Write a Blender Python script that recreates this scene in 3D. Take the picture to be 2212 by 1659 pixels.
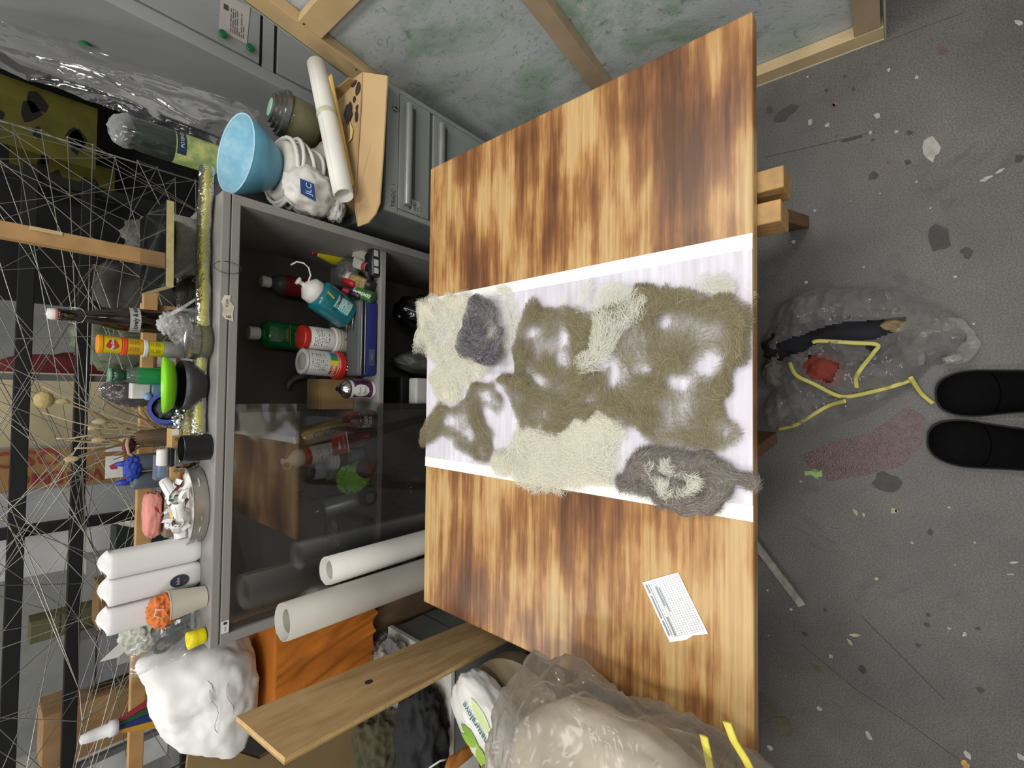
import bpy, bmesh, math, random
import numpy as np
from mathutils import Vector, Matrix, Euler, noise

for o in list(bpy.data.objects):
    bpy.data.objects.remove(o, do_unlink=True)
SC = bpy.context.scene
COL = SC.collection
PI = math.pi
random.seed(11)

# ------------------------------------------------------------------ camera
# The picture is held sideways: world up points to the left of the frame.
IMW, IMH = 2212, 1659
FPX, PITCH, ROLL, YAW, CAMZ = 984.08, 0.860933, -0.042194, 0.040228, 1.55
_c, _s = math.cos, math.sin
CF = Vector((_s(YAW)*_c(PITCH), _c(YAW)*_c(PITCH), -_s(PITCH)))
CR = Vector((_c(YAW), -_s(YAW), 0.0))
CD = CF.cross(CR)
EX = CD*_c(ROLL) - CR*_s(ROLL)
EY = -CD*_s(ROLL) - CR*_c(ROLL)
CAM = Vector((0, 0, CAMZ))
cd = bpy.data.cameras.new('camera')
cd.sensor_fit = 'HORIZONTAL'; cd.sensor_width = 36.0
cd.lens = FPX/IMW*36.0
cd.clip_start = 0.02; cd.clip_end = 60
co = bpy.data.objects.new('camera', cd); COL.objects.link(co)
mx = Matrix((EX, -EY, -CF)).transposed().to_4x4(); mx.translation = CAM
co.matrix_world = mx
SC.camera = co

# ------------------------------------------------------------------ world, lamps, exposure
w = bpy.data.worlds.new('world'); SC.world = w; w.use_nodes = True
w.node_tree.nodes['Background'].inputs[0].default_value = (0.80, 0.88, 1.0, 1)
w.node_tree.nodes['Background'].inputs[1].default_value = 0.10
SC.view_settings.view_transform = 'Standard'
SC.view_settings.look = 'None'
SC.view_settings.exposure = 0.0
SC.view_settings.gamma = 1.0
SC.view_settings.use_curve_mapping = False
SC.cycles.max_bounces = 4; SC.cycles.diffuse_bounces = 2; SC.cycles.glossy_bounces = 2
SC.cycles.transmission_bounces = 4; SC.cycles.transparent_max_bounces = 8
CEIL = 3.05
LAMPS = [(-0.2, 0.0, 23), (-1.4, -0.1, 24), (1.15, 0.35, 25), (-1.9, 2.2, 23), (0.1, 2.4, 16), (0.2, -1.9, 18)]
for (lx, ly, pw) in LAMPS:
    ld = bpy.data.lights.new('ceiling_lamp_light', 'AREA')
    ld.shape = 'RECTANGLE'; ld.size = 0.28; ld.size_y = 1.35; ld.energy = pw
    ld.color = (1.0, 0.985, 0.955)
    lo = bpy.data.objects.new('ceiling_lamp_light', ld); COL.objects.link(lo)
    lo.location = (lx, ly, CEIL-0.1)

# ------------------------------------------------------------------ picture -> place
def ray(x, y):
    return CF + EX*((x-IMW/2)/FPX) + EY*((y-IMH/2)/FPX)
def PZ(x, y, z):
    d = ray(x, y); return CAM + d*((z-CAMZ)/d.z)
def PY(x, y, yy):
    d = ray(x, y); return CAM + d*(yy/d.y)
def PX(x, y, xx):
    d = ray(x, y); return CAM + d*(xx/d.x)
def mpp(p):
    """metres per picture pixel at a place"""
    return (Vector(p)-CAM).dot(CF)/FPX

# ------------------------------------------------------------------ materials
def lin(h):
    h = h.lstrip('#')
    r = []
    for i in (0, 2, 4):
        v = int(h[i:i+2], 16)/255
        r.append(v/12.92 if v <= 0.04045 else ((v+0.055)/1.055)**2.4)
    return (r[0], r[1], r[2], 1)
MATS = {}
def nm(name):
    m = bpy.data.materials.new(name); m.use_nodes = True
    return m, m.node_tree, m.node_tree.nodes['Principled BSDF']
def link(t, a, b): t.links.new(a, b)
def N(t, typ, **kw):
    n = t.nodes.new(typ)
    for k, v in kw.items():
        if k in n.inputs: n.inputs[k].default_value = v
        else: setattr(n, k, v)
    return n
def ramp(t, fac, stops):
    r = t.nodes.new('ShaderNodeValToRGB')
    e = r.color_ramp.elements
    while len(e) < len(stops): e.new(0.5)
    for i, (p, c) in enumerate(stops):
        e[i].position = p; e[i].color = lin(c) if isinstance(c, str) else c
    link(t, fac, r.inputs[0]); return r
def M(h, rough=0.5, metal=0.0, var=0.12, vscale=9.0, bump=0.0, bscale=60.0, coat=0.0, stretch=None, spec=0.5, sheen=0.0, h2=None):
    """plain procedural material: one tone with uneven noise and fine relief"""
    key = (h, rough, metal, var, vscale, bump, bscale, coat, stretch, spec, sheen, h2)
    if key in MATS: return MATS[key]
    m, t, b = nm('surface_'+h.lstrip('#'))
    tc = N(t, 'ShaderNodeTexCoord')
    src = tc.outputs['Object']
    if stretch:
        mp = N(t, 'ShaderNodeMapping'); mp.inputs['Scale'].default_value = stretch
        link(t, src, mp.inputs[0]); src = mp.outputs[0]
    nz = N(t, 'ShaderNodeTexNoise', Scale=vscale, Detail=1.0 if var <= 0.12 and not h2 else 2.0, Roughness=0.6)
    link(t, src, nz.inputs['Vector'])
    c = lin(h)
    lo = tuple(max(0, v*(1-var)) for v in c[:3])+(1,)
    hi = tuple(min(1, v*(1+var)) for v in c[:3])+(1,)
    if h2: lo = lin(h2); hi = c
    mr = N(t, 'ShaderNodeMixRGB'); mr.inputs[1].default_value = tuple(v*1.0 for v in lo); mr.inputs[2].default_value = hi
    cl = N(t, 'ShaderNodeMapRange'); cl.inputs[1].default_value = 0.32; cl.inputs[2].default_value = 0.68
    link(t, nz.outputs[0], cl.inputs[0]); link(t, cl.outputs[0], mr.inputs[0]); link(t, mr.outputs[0], b.inputs['Base Color'])
    b.inputs['Roughness'].default_value = rough
    b.inputs['Metallic'].default_value = metal
    b.inputs['Specular IOR Level'].default_value = spec
    if coat: b.inputs['Coat Weight'].default_value = coat
    if sheen: b.inputs['Sheen Weight'].default_value = sheen
    if bump >= 0.2:
        n2 = N(t, 'ShaderNodeTexNoise', Scale=bscale, Detail=1.0)
        link(t, src, n2.inputs['Vector'])
        bp = N(t, 'ShaderNodeBump', Strength=bump, Distance=0.004)
        link(t, n2.outputs[0], bp.inputs['Height']); link(t, bp.outputs[0], b.inputs['Normal'])
    MATS[key] = m
    return m
def glass(h='#ffffff', rough=0.0, tint=0.0, ior=1.45, name='clear_glass', refl=1.0):
    """thin pane or wall of clear material: see-through with a real mirror share"""
    key = ('glass', h, rough, tint, ior, refl)
    if key in MATS: return MATS[key]
    m = bpy.data.materials.new(name); m.use_nodes = True; t = m.node_tree
    t.nodes.clear()
    out = N(t, 'ShaderNodeOutputMaterial')
    tr = N(t, 'ShaderNodeBsdfTransparent'); tr.inputs[0].default_value = lin(h)
    gl = N(t, 'ShaderNodeBsdfGlossy'); gl.inputs['Roughness'].default_value = rough
    gl.inputs['Color'].default_value = (refl, refl, refl, 1)
    fr = N(t, 'ShaderNodeFresnel'); fr.inputs['IOR'].default_value = ior
    mxs = N(t, 'ShaderNodeMixShader')
    link(t, fr.outputs[0], mxs.inputs[0]); link(t, tr.outputs[0], mxs.inputs[1]); link(t, gl.outputs[0], mxs.inputs[2])
    last = mxs
    if tint > 0:
        df = N(t, 'ShaderNodeBsdfDiffuse'); df.inputs[0].default_value = lin(h)
        m2 = N(t, 'ShaderNodeMixShader'); m2.inputs[0].default_value = tint
        link(t, mxs.outputs[0], m2.inputs[1]); link(t, df.outputs[0], m2.inputs[2]); last = m2
    link(t, last.outputs[0], out.inputs[0])
    MATS[key] = m; return m
def film(h='#e8e8e6', milk=0.25, rough=0.18, name='clear_film', scale=14.0, gloss=0.5):
    """thin crumpled plastic film"""
    key = ('film', h, milk, rough, scale, gloss)
    if key in MATS: return MATS[key]
    m = bpy.data.materials.new(name); m.use_nodes = True; t = m.node_tree; t.nodes.clear()
    out = N(t, 'ShaderNodeOutputMaterial')
    tc = N(t, 'ShaderNodeTexCoord')
    nz = N(t, 'ShaderNodeTexNoise', Scale=scale, Detail=3.0, Roughness=0.6, Distortion=1.0)
    link(t, tc.outputs['Object'], nz.inputs['Vector'])
    bp = N(t, 'ShaderNodeBump', Strength=0.55, Distance=0.02); link(t, nz.outputs[0], bp.inputs['Height'])
    tr = N(t, 'ShaderNodeBsdfTransparent'); tr.inputs[0].default_value = (0.96, 0.96, 0.95, 1)
    gl = N(t, 'ShaderNodeBsdfGlossy'); gl.inputs['Roughness'].default_value = rough; link(t, bp.outputs[0], gl.inputs['Normal'])
    df = N(t, 'ShaderNodeBsdfDiffuse'); df.inputs[0].default_value = lin(h); link(t, bp.outputs[0], df.inputs['Normal'])
    tl = N(t, 'ShaderNodeBsdfTranslucent'); tl.inputs[0].default_value = lin(h)
    a = N(t, 'ShaderNodeMixShader'); a.inputs[0].default_value = 0.5
    link(t, df.outputs[0], a.inputs[1]); link(t, tl.outputs[0], a.inputs[2])
    lw = N(t, 'ShaderNodeLayerWeight'); lw.inputs['Blend'].default_value = 0.35; link(t, bp.outputs[0], lw.inputs['Normal'])
    mr = N(t, 'ShaderNodeMapRange'); mr.inputs['To Min'].default_value = milk*0.55; mr.inputs['To Max'].default_value = min(1, milk*2.3)
    link(t, lw.outputs['Facing'], mr.inputs['Value'])
    b = N(t, 'ShaderNodeMixShader'); link(t, mr.outputs[0], b.inputs[0]); link(t, tr.outputs[0], b.inputs[1]); link(t, a.outputs[0], b.inputs[2])
    ml = N(t, 'ShaderNodeMath', operation='MULTIPLY'); ml.inputs[1].default_value = gloss
    link(t, lw.outputs['Fresnel'], ml.inputs[0])
    c = N(t, 'ShaderNodeMixShader'); link(t, ml.outputs[0], c.inputs[0]); link(t, b.outputs[0], c.inputs[1]); link(t, gl.outputs[0], c.inputs[2])
    link(t, c.outputs[0], out.inputs[0])
    MATS[key] = m; return m

# ------------------------------------------------------------------ objects
def obj(name, me, mat, parent=None, smooth=True, loc=None, rot=None):
    if isinstance(me, bmesh.types.BMesh):
        bm = me; me = bpy.data.meshes.new(name); bm.normal_update(); bm.to_mesh(me); bm.free()
    o = bpy.data.objects.new(name, me); COL.objects.link(o)
    if mat is not None and not me.materials:
        for mm in (mat if isinstance(mat, (list, tuple)) else [mat]): me.materials.append(mm)
    if smooth == 'auto':
        me.polygons.foreach_set('use_smooth', [True]*len(me.polygons))
        try: me.set_sharp_from_angle(angle=math.radians(35))
        except Exception: pass
    elif smooth:
        me.polygons.foreach_set('use_smooth', [True]*len(me.polygons))
    if parent is not None: o.parent = parent
    if loc is not None: o.location = loc
    if rot is not None: o.rotation_euler = rot
    return o
def tag(o, label, cat, group=None):
    o['label'] = label; o['category'] = cat
    if group: o['group'] = group
    return o
def thing(name, label, cat, loc=(0, 0, 0), rot=(0, 0, 0), group=None):
    o = bpy.data.objects.new(name, None); COL.objects.link(o)
    o.empty_display_size = 0.05; o.location = loc
    if isinstance(rot, (int, float)): rot = (0, 0, rot)
    o.rotation_euler = rot
    return tag(o, label, cat, group)
def struct(o):
    o['kind'] = 'structure'; return o
def stuff(o):
    o['kind'] = 'stuff'; return o

# ------------------------------------------------------------------ shapes (all return a bmesh)
def box(lo, hi, bev=0.0, seg=2, bm=None):
    own = bm is None
    b2 = bmesh.new()
    xs = (lo[0], hi[0]); ys = (lo[1], hi[1]); zs = (lo[2], hi[2])
    v = [b2.verts.new((x, y, z)) for x in xs for y in ys for z in zs]
    for f in ((0, 1, 3, 2), (4, 6, 7, 5), (0, 4, 5, 1), (2, 3, 7, 6), (0, 2, 6, 4), (1, 5, 7, 3)):
        b2.faces.new([v[i] for i in f])
    bmesh.ops.recalc_face_normals(b2, faces=b2.faces)
    if bev > 0:
        bmesh.ops.bevel(b2, geom=list(b2.edges), offset=bev, segments=seg, affect='EDGES', profile=0.5)
    if own: return b2
    return merge(bm, b2)
def merge(bm, b2):
    me = bpy.data.meshes.new('tmp'); b2.to_mesh(me); b2.free(); bm.from_mesh(me); bpy.data.meshes.remove(me); return bm
def xf(bm, mat):
    bmesh.ops.transform(bm, matrix=mat, verts=bm.verts); return bm
def lathe(prof, seg=28, sq=None, cap=True):
    """profile [(r,z)...] round the z axis"""
    bm = bmesh.new(); rings = []
    for (r, z) in prof:
        if r < 1e-5: rings.append([bm.verts.new((0, 0, z))]); continue
        ring = []
        for i in range(seg):
            a = 2*PI*i/seg
            x, y = math.cos(a), math.sin(a)
            if sq:
                k = (abs(x)**sq+abs(y)**sq)**(-1/sq); x *= k; y *= k
            ring.append(bm.verts.new((r*x, r*y, z)))
        rings.append(ring)
    for a, b in zip(rings[:-1], rings[1:]):
        if len(a) == 1 and len(b) == 1: continue
        for i in range(seg):
            j = (i+1) % seg
            if len(a) == 1: bm.faces.new((a[0], b[j], b[i]))
            elif len(b) == 1: bm.faces.new((a[i], a[j], b[0]))
            else: bm.faces.new((a[i], a[j], b[j], b[i]))
    if cap:
        if len(rings[0]) > 1: bm.faces.new(list(reversed(rings[0])))
        if len(rings[-1]) > 1: bm.faces.new(rings[-1])
    bmesh.ops.recalc_face_normals(bm, faces=bm.faces)
    return bm
def cyl(r, z0, z1, seg=24, bev=0.0, r2=None):
    r2 = r if r2 is None else r2
    if bev: return lathe([(r-bev, z0), (r, z0+bev), (r2, z1-bev), (r2-bev, z1)], seg)
    return lathe([(r, z0), (r2, z1)], seg)
def tube(pts, r, seg=8, closed=False, taper=None, flat=None):
    """tube along a path; taper(t)->factor; flat=(w,h) elliptical section"""
    pts = [Vector(p) for p in pts]; n = len(pts)
    bm = bmesh.new(); rings = []
    up = Vector((0, 0, 1))
    for i, p in enumerate(pts):
        if closed: d = pts[(i+1) % n]-pts[i-1]
        else: d = pts[min(i+1, n-1)]-pts[max(i-1, 0)]
        if d.length < 1e-9: d = Vector((0, 0, 1))
        d.normalize()
        u = up - d*up.dot(d)
        if u.length < 0.05: u = Vector((0, 1, 0)) - d*d.y
        u.normalize(); s = d.cross(u)
        rr = r*(taper(i/max(1, n-1)) if taper else 1)
        ring = []
        for k in range(seg):
            a = 2*PI*k/seg
            ca, sa = math.cos(a), math.sin(a)
            if flat: ring.append(bm.verts.new(p + s*(ca*flat[0]*rr) + u*(sa*flat[1]*rr)))
            else: ring.append(bm.verts.new(p + s*(ca*rr) + u*(sa*rr)))
        rings.append(ring)
    m = n if closed else n-1
    for i in range(m):
        a, b = rings[i], rings[(i+1) % n]
        for k in range(seg):
            bm.faces.new((a[k], a[(k+1) % seg], b[(k+1) % seg], b[k]))
    if not closed:
        bm.faces.new(list(reversed(rings[0]))); bm.faces.new(rings[-1])
    bmesh.ops.recalc_face_normals(bm, faces=bm.faces)
    return bm
def prism(poly, vec, bev=0.0):
    """polygon (3D points) pushed along vec"""
    bm = bmesh.new(); vec = Vector(vec)
    a = [bm.verts.new(Vector(p)) for p in poly]; b = [bm.verts.new(Vector(p)+vec) for p in poly]
    bm.faces.new(a); bm.faces.new(list(reversed(b)))
    n = len(a)
    for i in range(n): bm.faces.new((a[(i+1) % n], a[i], b[i], b[(i+1) % n]))
    bmesh.ops.recalc_face_normals(bm, faces=bm.faces)
    if bev: bmesh.ops.bevel(bm, geom=list(bm.edges), offset=bev, segments=2, affect='EDGES', profile=0.5)
    return bm
def beam(a, b, wdt, hgt, up=(0, 0, 1), bev=0.0015):
    """square bar between two places; wdt across, hgt along up"""
    a = Vector(a); b = Vector(b); d = (b-a); L = d.length; d.normalize()
    u = Vector(up); u = u - d*u.dot(d); u.normalize(); s = d.cross(u)
    bm = box((0, -wdt/2, -hgt/2), (L, wdt/2, hgt/2), bev, 1)
    m = Matrix((d, s, u)).transposed().to_4x4(); m.translation = a
    return xf(bm, m)
def fbm(p, o=4): return noise.fractal(p, 1.0, 2.0, o)
def blob(r, amp=0.15, sc=3.0, seed=0, sub=4, ridged=False, squash=0.0, sq=2.0, zmin=None):
    """lumpy closed body with radii r; noise relief; superellipsoid power sq; flat bottom at zmin"""
    bm = bmesh.new(); bmesh.ops.create_icosphere(bm, subdivisions=sub, radius=1.0)
    off = Vector((seed*7.3, seed*3.1, seed*1.7))
    for v in bm.verts:
        n = v.co.normalized()
        if sq != 2.0:
            k = (abs(n.x)**sq+abs(n.y)**sq+abs(n.z)**sq)**(-1/sq); n = n*k
        if ridged:
            f = noise.ridged_multi_fractal(n*sc+off, 1.0, 2.0, 4, 1.0, 2.0)-1.0
        else: f = fbm(n*sc+off)
        k = 1+amp*f
        v.co = Vector((n.x*r[0]*k, n.y*r[1]*k, n.z*r[2]*k))
        if zmin is not None and v.co.z < zmin: v.co.z = zmin
    return bm
def grid(nu, nv, fn):
    bm = bmesh.new(); V = [[bm.verts.new(fn(i/(nu-1), j/(nv-1))) for j in range(nv)] for i in range(nu)]
    for i in range(nu-1):
        for j in range(nv-1):
            bm.faces.new((V[i][j], V[i+1][j], V[i+1][j+1], V[i][j+1]))
    return bm
def thick(o, t, offset=0):
    md = o.modifiers.new('thickness', 'SOLIDIFY'); md.thickness = t; md.offset = offset; return o
def band(r, z0, z1, a0, a1, seg=16):
    """curved label patch on a cylinder, facing -y at angle -pi/2"""
    return grid(seg, 2, lambda u, v: Vector((r*math.cos(a0+(a1-a0)*u), r*math.sin(a0+(a1-a0)*u), z0+(z1-z0)*v)))
FRONT = -PI/2
_dg = [None]
def text_mesh(body, size, ext=0.0, align='CENTER', bold=0.0):
    cu = bpy.data.curves.new('lettering', 'FONT'); cu.body = body; cu.size = size
    cu.align_x = align; cu.align_y = 'CENTER'; cu.extrude = ext; cu.resolution_u = 2; cu.offset = bold
    o = bpy.data.objects.new('lettering_tmp', cu); COL.objects.link(o)
    dg = bpy.context.evaluated_depsgraph_get()
    me = bpy.data.meshes.new_from_object(o.evaluated_get(dg))
    bpy.data.objects.remove(o, do_unlink=True); bpy.data.curves.remove(cu)
    me.materials.clear()
    return me
def text(body, size, mat, parent, loc, rot=(PI/2, 0, 0), name='lettering', bold=0.0, sx=1.0):
    me = text_mesh(body, size, 0.0, bold=bold)
    if sx != 1.0:
        for v in me.vertices: v.co.x *= sx
    return obj(name, me, mat, parent, False, loc, rot)
def text_round(body, size, mat, parent, r, z, ang=FRONT, turn=0.0, name='lettering', bold=0.0, sx=1.0):
    """lettering bent round a cylinder of radius r; turn rotates the line on the surface"""
    me = text_mesh(body, size, 0.0, bold=bold)
    ct, st = math.cos(turn), math.sin(turn)
    for v in me.vertices:
        x, y = v.co.x*sx, v.co.y
        x, y = x*ct-y*st, x*st+y*ct
        a = ang + x/r
        v.co = Vector((r*math.cos(a), r*math.sin(a), z+y))
    return obj(name, me, mat, parent, False)
def bars_print(parent, mat, x0, x1, z0, z1, rows, y=-0.001, name='print', seed=1, r=None, ang=FRONT):
    """small print: rows of short dashes, one flat mesh; r bends it round a cylinder"""
    rnd = random.Random(seed); bm = bmesh.new(); h = (z1-z0)/rows
    for i in range(rows):
        x = x0
        while x < x1:
            wd = min(rnd.uniform(0.12, 0.34)*(x1-x0), x1-x)
            z = z1-(i+0.75)*h
            P = [(x, z), (x+wd, z), (x+wd, z+h*0.42), (x, z+h*0.42)]
            if r: vs = [bm.verts.new((r*math.cos(ang+p/r), r*math.sin(ang+p/r), q)) for p, q in P]
            else: vs = [bm.verts.new((p, y, q)) for p, q in P]
            bm.faces.new(vs)
            x += wd+rnd.uniform(0.04, 0.08)*(x1-x0)
            if rnd.random() < 0.12: break
    return obj(name, bm, mat, parent, False)
def copy_tree(o, parent=None):
    c = o.copy(); COL.objects.link(c); c.parent = parent
    for ch in list(o.children): copy_tree(ch, c)
    return c
# ================================================================== room shell
def floor_mat():
    m, t, b = nm('worn_dark_floor')
    tc = N(t, 'ShaderNodeTexCoord')
    n1 = N(t, 'ShaderNodeTexNoise', Scale=2.2, Detail=4.0, Roughness=0.65); link(t, tc.outputs['Object'], n1.inputs['Vector'])
    r1 = ramp(t, n1.outputs[0], [(0.28, '#4d4a47'), (0.5, '#625f5c'), (0.72, '#716e6b')])
    n2 = N(t, 'ShaderNodeTexNoise', Scale=260.0, Detail=1.0); link(t, tc.outputs['Object'], n2.inputs['Vector'])
    r2 = ramp(t, n2.outputs[0], [(0.35, '#8a8a8a'), (0.65, '#ffffff')])
    mxx = N(t, 'ShaderNodeMixRGB', blend_type='MULTIPLY'); mxx.inputs[0].default_value = 0.55
    link(t, r1.outputs[0], mxx.inputs[1]); link(t, r2.outputs[0], mxx.inputs[2])
    # dark scuffs
    n3 = N(t, 'ShaderNodeTexNoise', Scale=5.0, Detail=4.0, Roughness=0.75, Distortion=0.8); link(t, tc.outputs['Object'], n3.inputs['Vector'])
    r3 = ramp(t, n3.outputs[0], [(0.60, '#000000'), (0.72, '#ffffff')])
    mx2 = N(t, 'ShaderNodeMixRGB', blend_type='MIX'); mx2.inputs[2].default_value = lin('#2b2a28')
    ml = N(t, 'ShaderNodeMath', operation='MULTIPLY'); ml.inputs[1].default_value = 0.5
    link(t, r3.outputs[0], ml.inputs[0]); link(t, ml.outputs[0], mx2.inputs[0]); link(t, mxx.outputs[0], mx2.inputs[1])
    # tiny light flecks
    v = N(t, 'ShaderNodeTexVoronoi', Scale=26.0); link(t, tc.outputs['Object'], v.inputs['Vector'])
    r4 = ramp(t, v.outputs['Distance'], [(0.035, '#ffffff'), (0.06, '#000000')])
    n5 = N(t, 'ShaderNodeTexNoise', Scale=6.0); link(t, tc.outputs['Object'], n5.inputs['Vector'])
    r5 = ramp(t, n5.outputs[0], [(0.55, '#000000'), (0.6, '#ffffff')])
    m5 = N(t, 'ShaderNodeMath', operation='MULTIPLY'); link(t, r4.outputs[0], m5.inputs[0]); link(t, r5.outputs[0], m5.inputs[1])
    mx3 = N(t, 'ShaderNodeMixRGB', blend_type='MIX'); mx3.inputs[2].default_value = lin('#8f8c86')
    link(t, m5.outputs[0], mx3.inputs[0]); link(t, mx2.outputs[0], mx3.inputs[1])
    link(t, mx3.outputs[0], b.inputs['Base Color'])
    b.inputs['Roughness'].default_value = 0.5
    bp = N(t, 'ShaderNodeBump', Strength=0.12, Distance=0.002); link(t, n2.outputs[0], bp.inputs['Height']); link(t, bp.outputs[0], b.inputs['Normal'])
    return m
RX0, RX1, RY0, RY1 = -3.4, 2.5, -2.8, 4.4
fl = struct(obj('floor', box((RX0, RY0, -0.05), (RX1, RY1, 0)), floor_mat(), None, False))
WALLM = M('#d6d6d2', 0.8, var=0.04, bump=0.1)
struct(obj('wall_back', box((RX0, RY1, 0), (RX1, RY1+0.1, CEIL)), M('#9b9c9a', 0.85, var=0.08), None, False))
struct(obj('wall_left', box((RX0-0.1, RY0, 0), (RX0, RY1, CEIL)), WALLM, None, False))
struct(obj('wall_right', box((RX1, RY0, 0), (RX1+0.1, RY1, CEIL)), WALLM, None, False))
struct(obj('wall_front', box((RX0, RY0-0.1, 0), (RX1, RY0, CEIL)), WALLM, None, False))
struct(obj('ceiling', box((RX0, RY0, CEIL), (RX1, RY1, CEIL+0.1)), M('#e6e6e2', 0.9, var=0.03), None, False))
for i, (lx, ly, pw) in enumerate(LAMPS):
    t_ = thing('ceiling_lamp', ['long white ceiling lamp above the black shoes', 'long white ceiling lamp above the big clear wool bag', 'long white ceiling lamp above the leaning canvas',
                                'long white ceiling lamp above the far left bench', 'long white ceiling lamp above the wire tangle', 'long white ceiling lamp behind the photographer'][i], 'lamp', (lx, ly, CEIL-0.075), 0, 'ceiling lamps')
    obj('housing', box((-0.17, -0.72, 0.0), (0.17, 0.72, 0.074), 0.008), M('#e6e6e2', 0.5), t_, False)
    for s in (-1, 1):
        obj('end_cap', box((-0.16, s*0.70-0.02, -0.03), (0.16, s*0.70+0.02, 0.001), 0.004), M('#e6e6e2', 0.5), t_, False)

# ---- paint on the floor: specks, blots and streaks joined by colour, lying 1 mm proud
def splat(p, r, asp=1.0, ang=0.0, seed=0, n=11, bm=None):
    rnd = random.Random(seed); vs = []
    for i in range(n):
        a = 2*PI*i/n; k = r*rnd.uniform(0.65, 1.2)
        x, y = k*math.cos(a)*asp, k*math.sin(a)
        vs.append(bm.verts.new((p.x+x*_c(ang)-y*_s(ang), p.y+x*_s(ang)+y*_c(ang), 0.0012)))
    bm.faces.new(vs)
SPL = {
 'white': ('#a5a29c', [(2012,322,20,2.2,.2),(1750,264,8,1.5,0),(1787,271,7,1.4,0),(1920,152,5,1.6,.1),(1980,167,5,1.6,.1),(2200,50,7,2.2,.6),(1936,285,7,1,0),(1895,250,9,1.3,.5),
            (1795,1417,7,1,0),(1770,1530,8,1,0),(2050,1357,6,.8,0),(2084,1370,6,1.6,-.4),(1970,1172,5,1,0),(2105,1172,4,1,0),(2190,1215,4,3.5,1.9),(2182,1240,3,4,1.9),(1876,1588,9,2,.5),
            (1663,1615,9,1,0),(2205,1635,13,1,0),(1658,1275,4,1,0),(1709,1316,5,1,0),(1660,1373,3,1,0),(1742,610,5,1,0),(2063,598,5,1.2,0),(1866,577,4,1,0),(1760,455,5,1,0),(1715,523,7,1,0),
            (1980,393,4,1,0),(2010,450,3,1,0),(1901,418,3,1,0),(2130,386,16,.5,.2),(2160,370,14,.4,.5),(2090,1630,9,1.6,.3),(1730,1040,4,1,0),(2050,1096,4,1,0),(2103,700,4,1,0)]),
 'yellow': ('#a9a27c', [(1848,1107,6,2,.3),(1866,1112,5,1.4,.2),(1880,287,5,1.6,.2),(1893,1250,6,1.5,-.8),(1848,1372,5,4,1.9),(1836,1386,6,2,.7),(1930,1104,9,1.2,0)]),
 'black': ('#3a3835', [(1698,245,26,.6,.3),(1663,237,9,1.2,.3),(1825,165,4,1,0),(1786,196,4,1.5,.3),(1843,192,4,1.5,.3),(1886,380,11,1,0),(1965,287,7,1,0),(2203,342,10,1,0),(1885,302,4,1,0),(1961,350,5,1.5,.6),
            (2030,515,22,1.8,.2),(2090,545,12,1.3,.3),(1915,1040,28,1,.2),(1862,1446,10,1,0),(1738,1369,6,1,0),(1783,1318,5,1,0),(2005,1328,6,1,0),(2002,1350,6,1,0),(1983,1394,6,1,0),(2112,1358,5,1,0),(2118,1490,8,1,0),(2010,1150,6,1.4,0),(1840,300,4,6,1.5)]),
 'red': ('#5d4546', [(2035,108,10,2.5,.5),(1920,350,6,1,0),(1800,228,8,1,0),(1808,292,6,.6,.2)]),
 'pink': ('#b9837c', [(1802,226,6,1,0),(1745,166,4,1,0)]),
 'green': ('#7d9464', [(1758,1020,13,.7,.6),(1764,1030,8,1,0)]),
 'orange': ('#b08a4e', [(2085,1652,12,1.3,0),(1937,1104,5,1,0)]),
 'moss': ('#5a5840', [(1690,1565,24,1,0),(1766,1445,11,.8,0)]),
}
for k, (h, L) in SPL.items():
    bm = bmesh.new()
    for i, (x, y, r, asp, an) in enumerate(L):
        p = PZ(x, y, 0); splat(p, r*mpp(p)*(0.62 if k not in ('black', 'moss') else 0.85), asp, an, i*13+len(k), bm=bm)
    stuff(obj('paint_specks', bm, M(h, 0.6, var=0.2, vscale=60), fl, False))
rp_ = [PZ(*q, 0) for q in [(1730,985),(1800,955),(1880,935),(1960,880),(2000,900),(1990,960),(1950,1005),(1880,1025),(1790,1040),(1750,1010)]]
stuff(obj('paint_patch', prism([(p.x, p.y, 0.0006) for p in rp_], (0, 0, 0.0005)), M('#4f3335', 0.26, var=0.3, vscale=40, bump=0.3, bscale=420), fl, False))
# joints scratched in the floor
for i, pts in enumerate([[(1650,340),(1740,320),(1890,285)],[(1900,95),(1990,60),(2080,28)],[(1730,1390),(1850,1490),(1960,1560),(2070,1640)],[(1860,1330),(1940,1410),(2040,1510)]]):
    w3 = [PZ(x, y, 0) for x, y in pts]
    stuff(obj('floor_crack', tube([(p.x, p.y, -0.0006) for p in w3], 0.0016, 4), M('#45423f', 0.8), fl, False))

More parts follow.
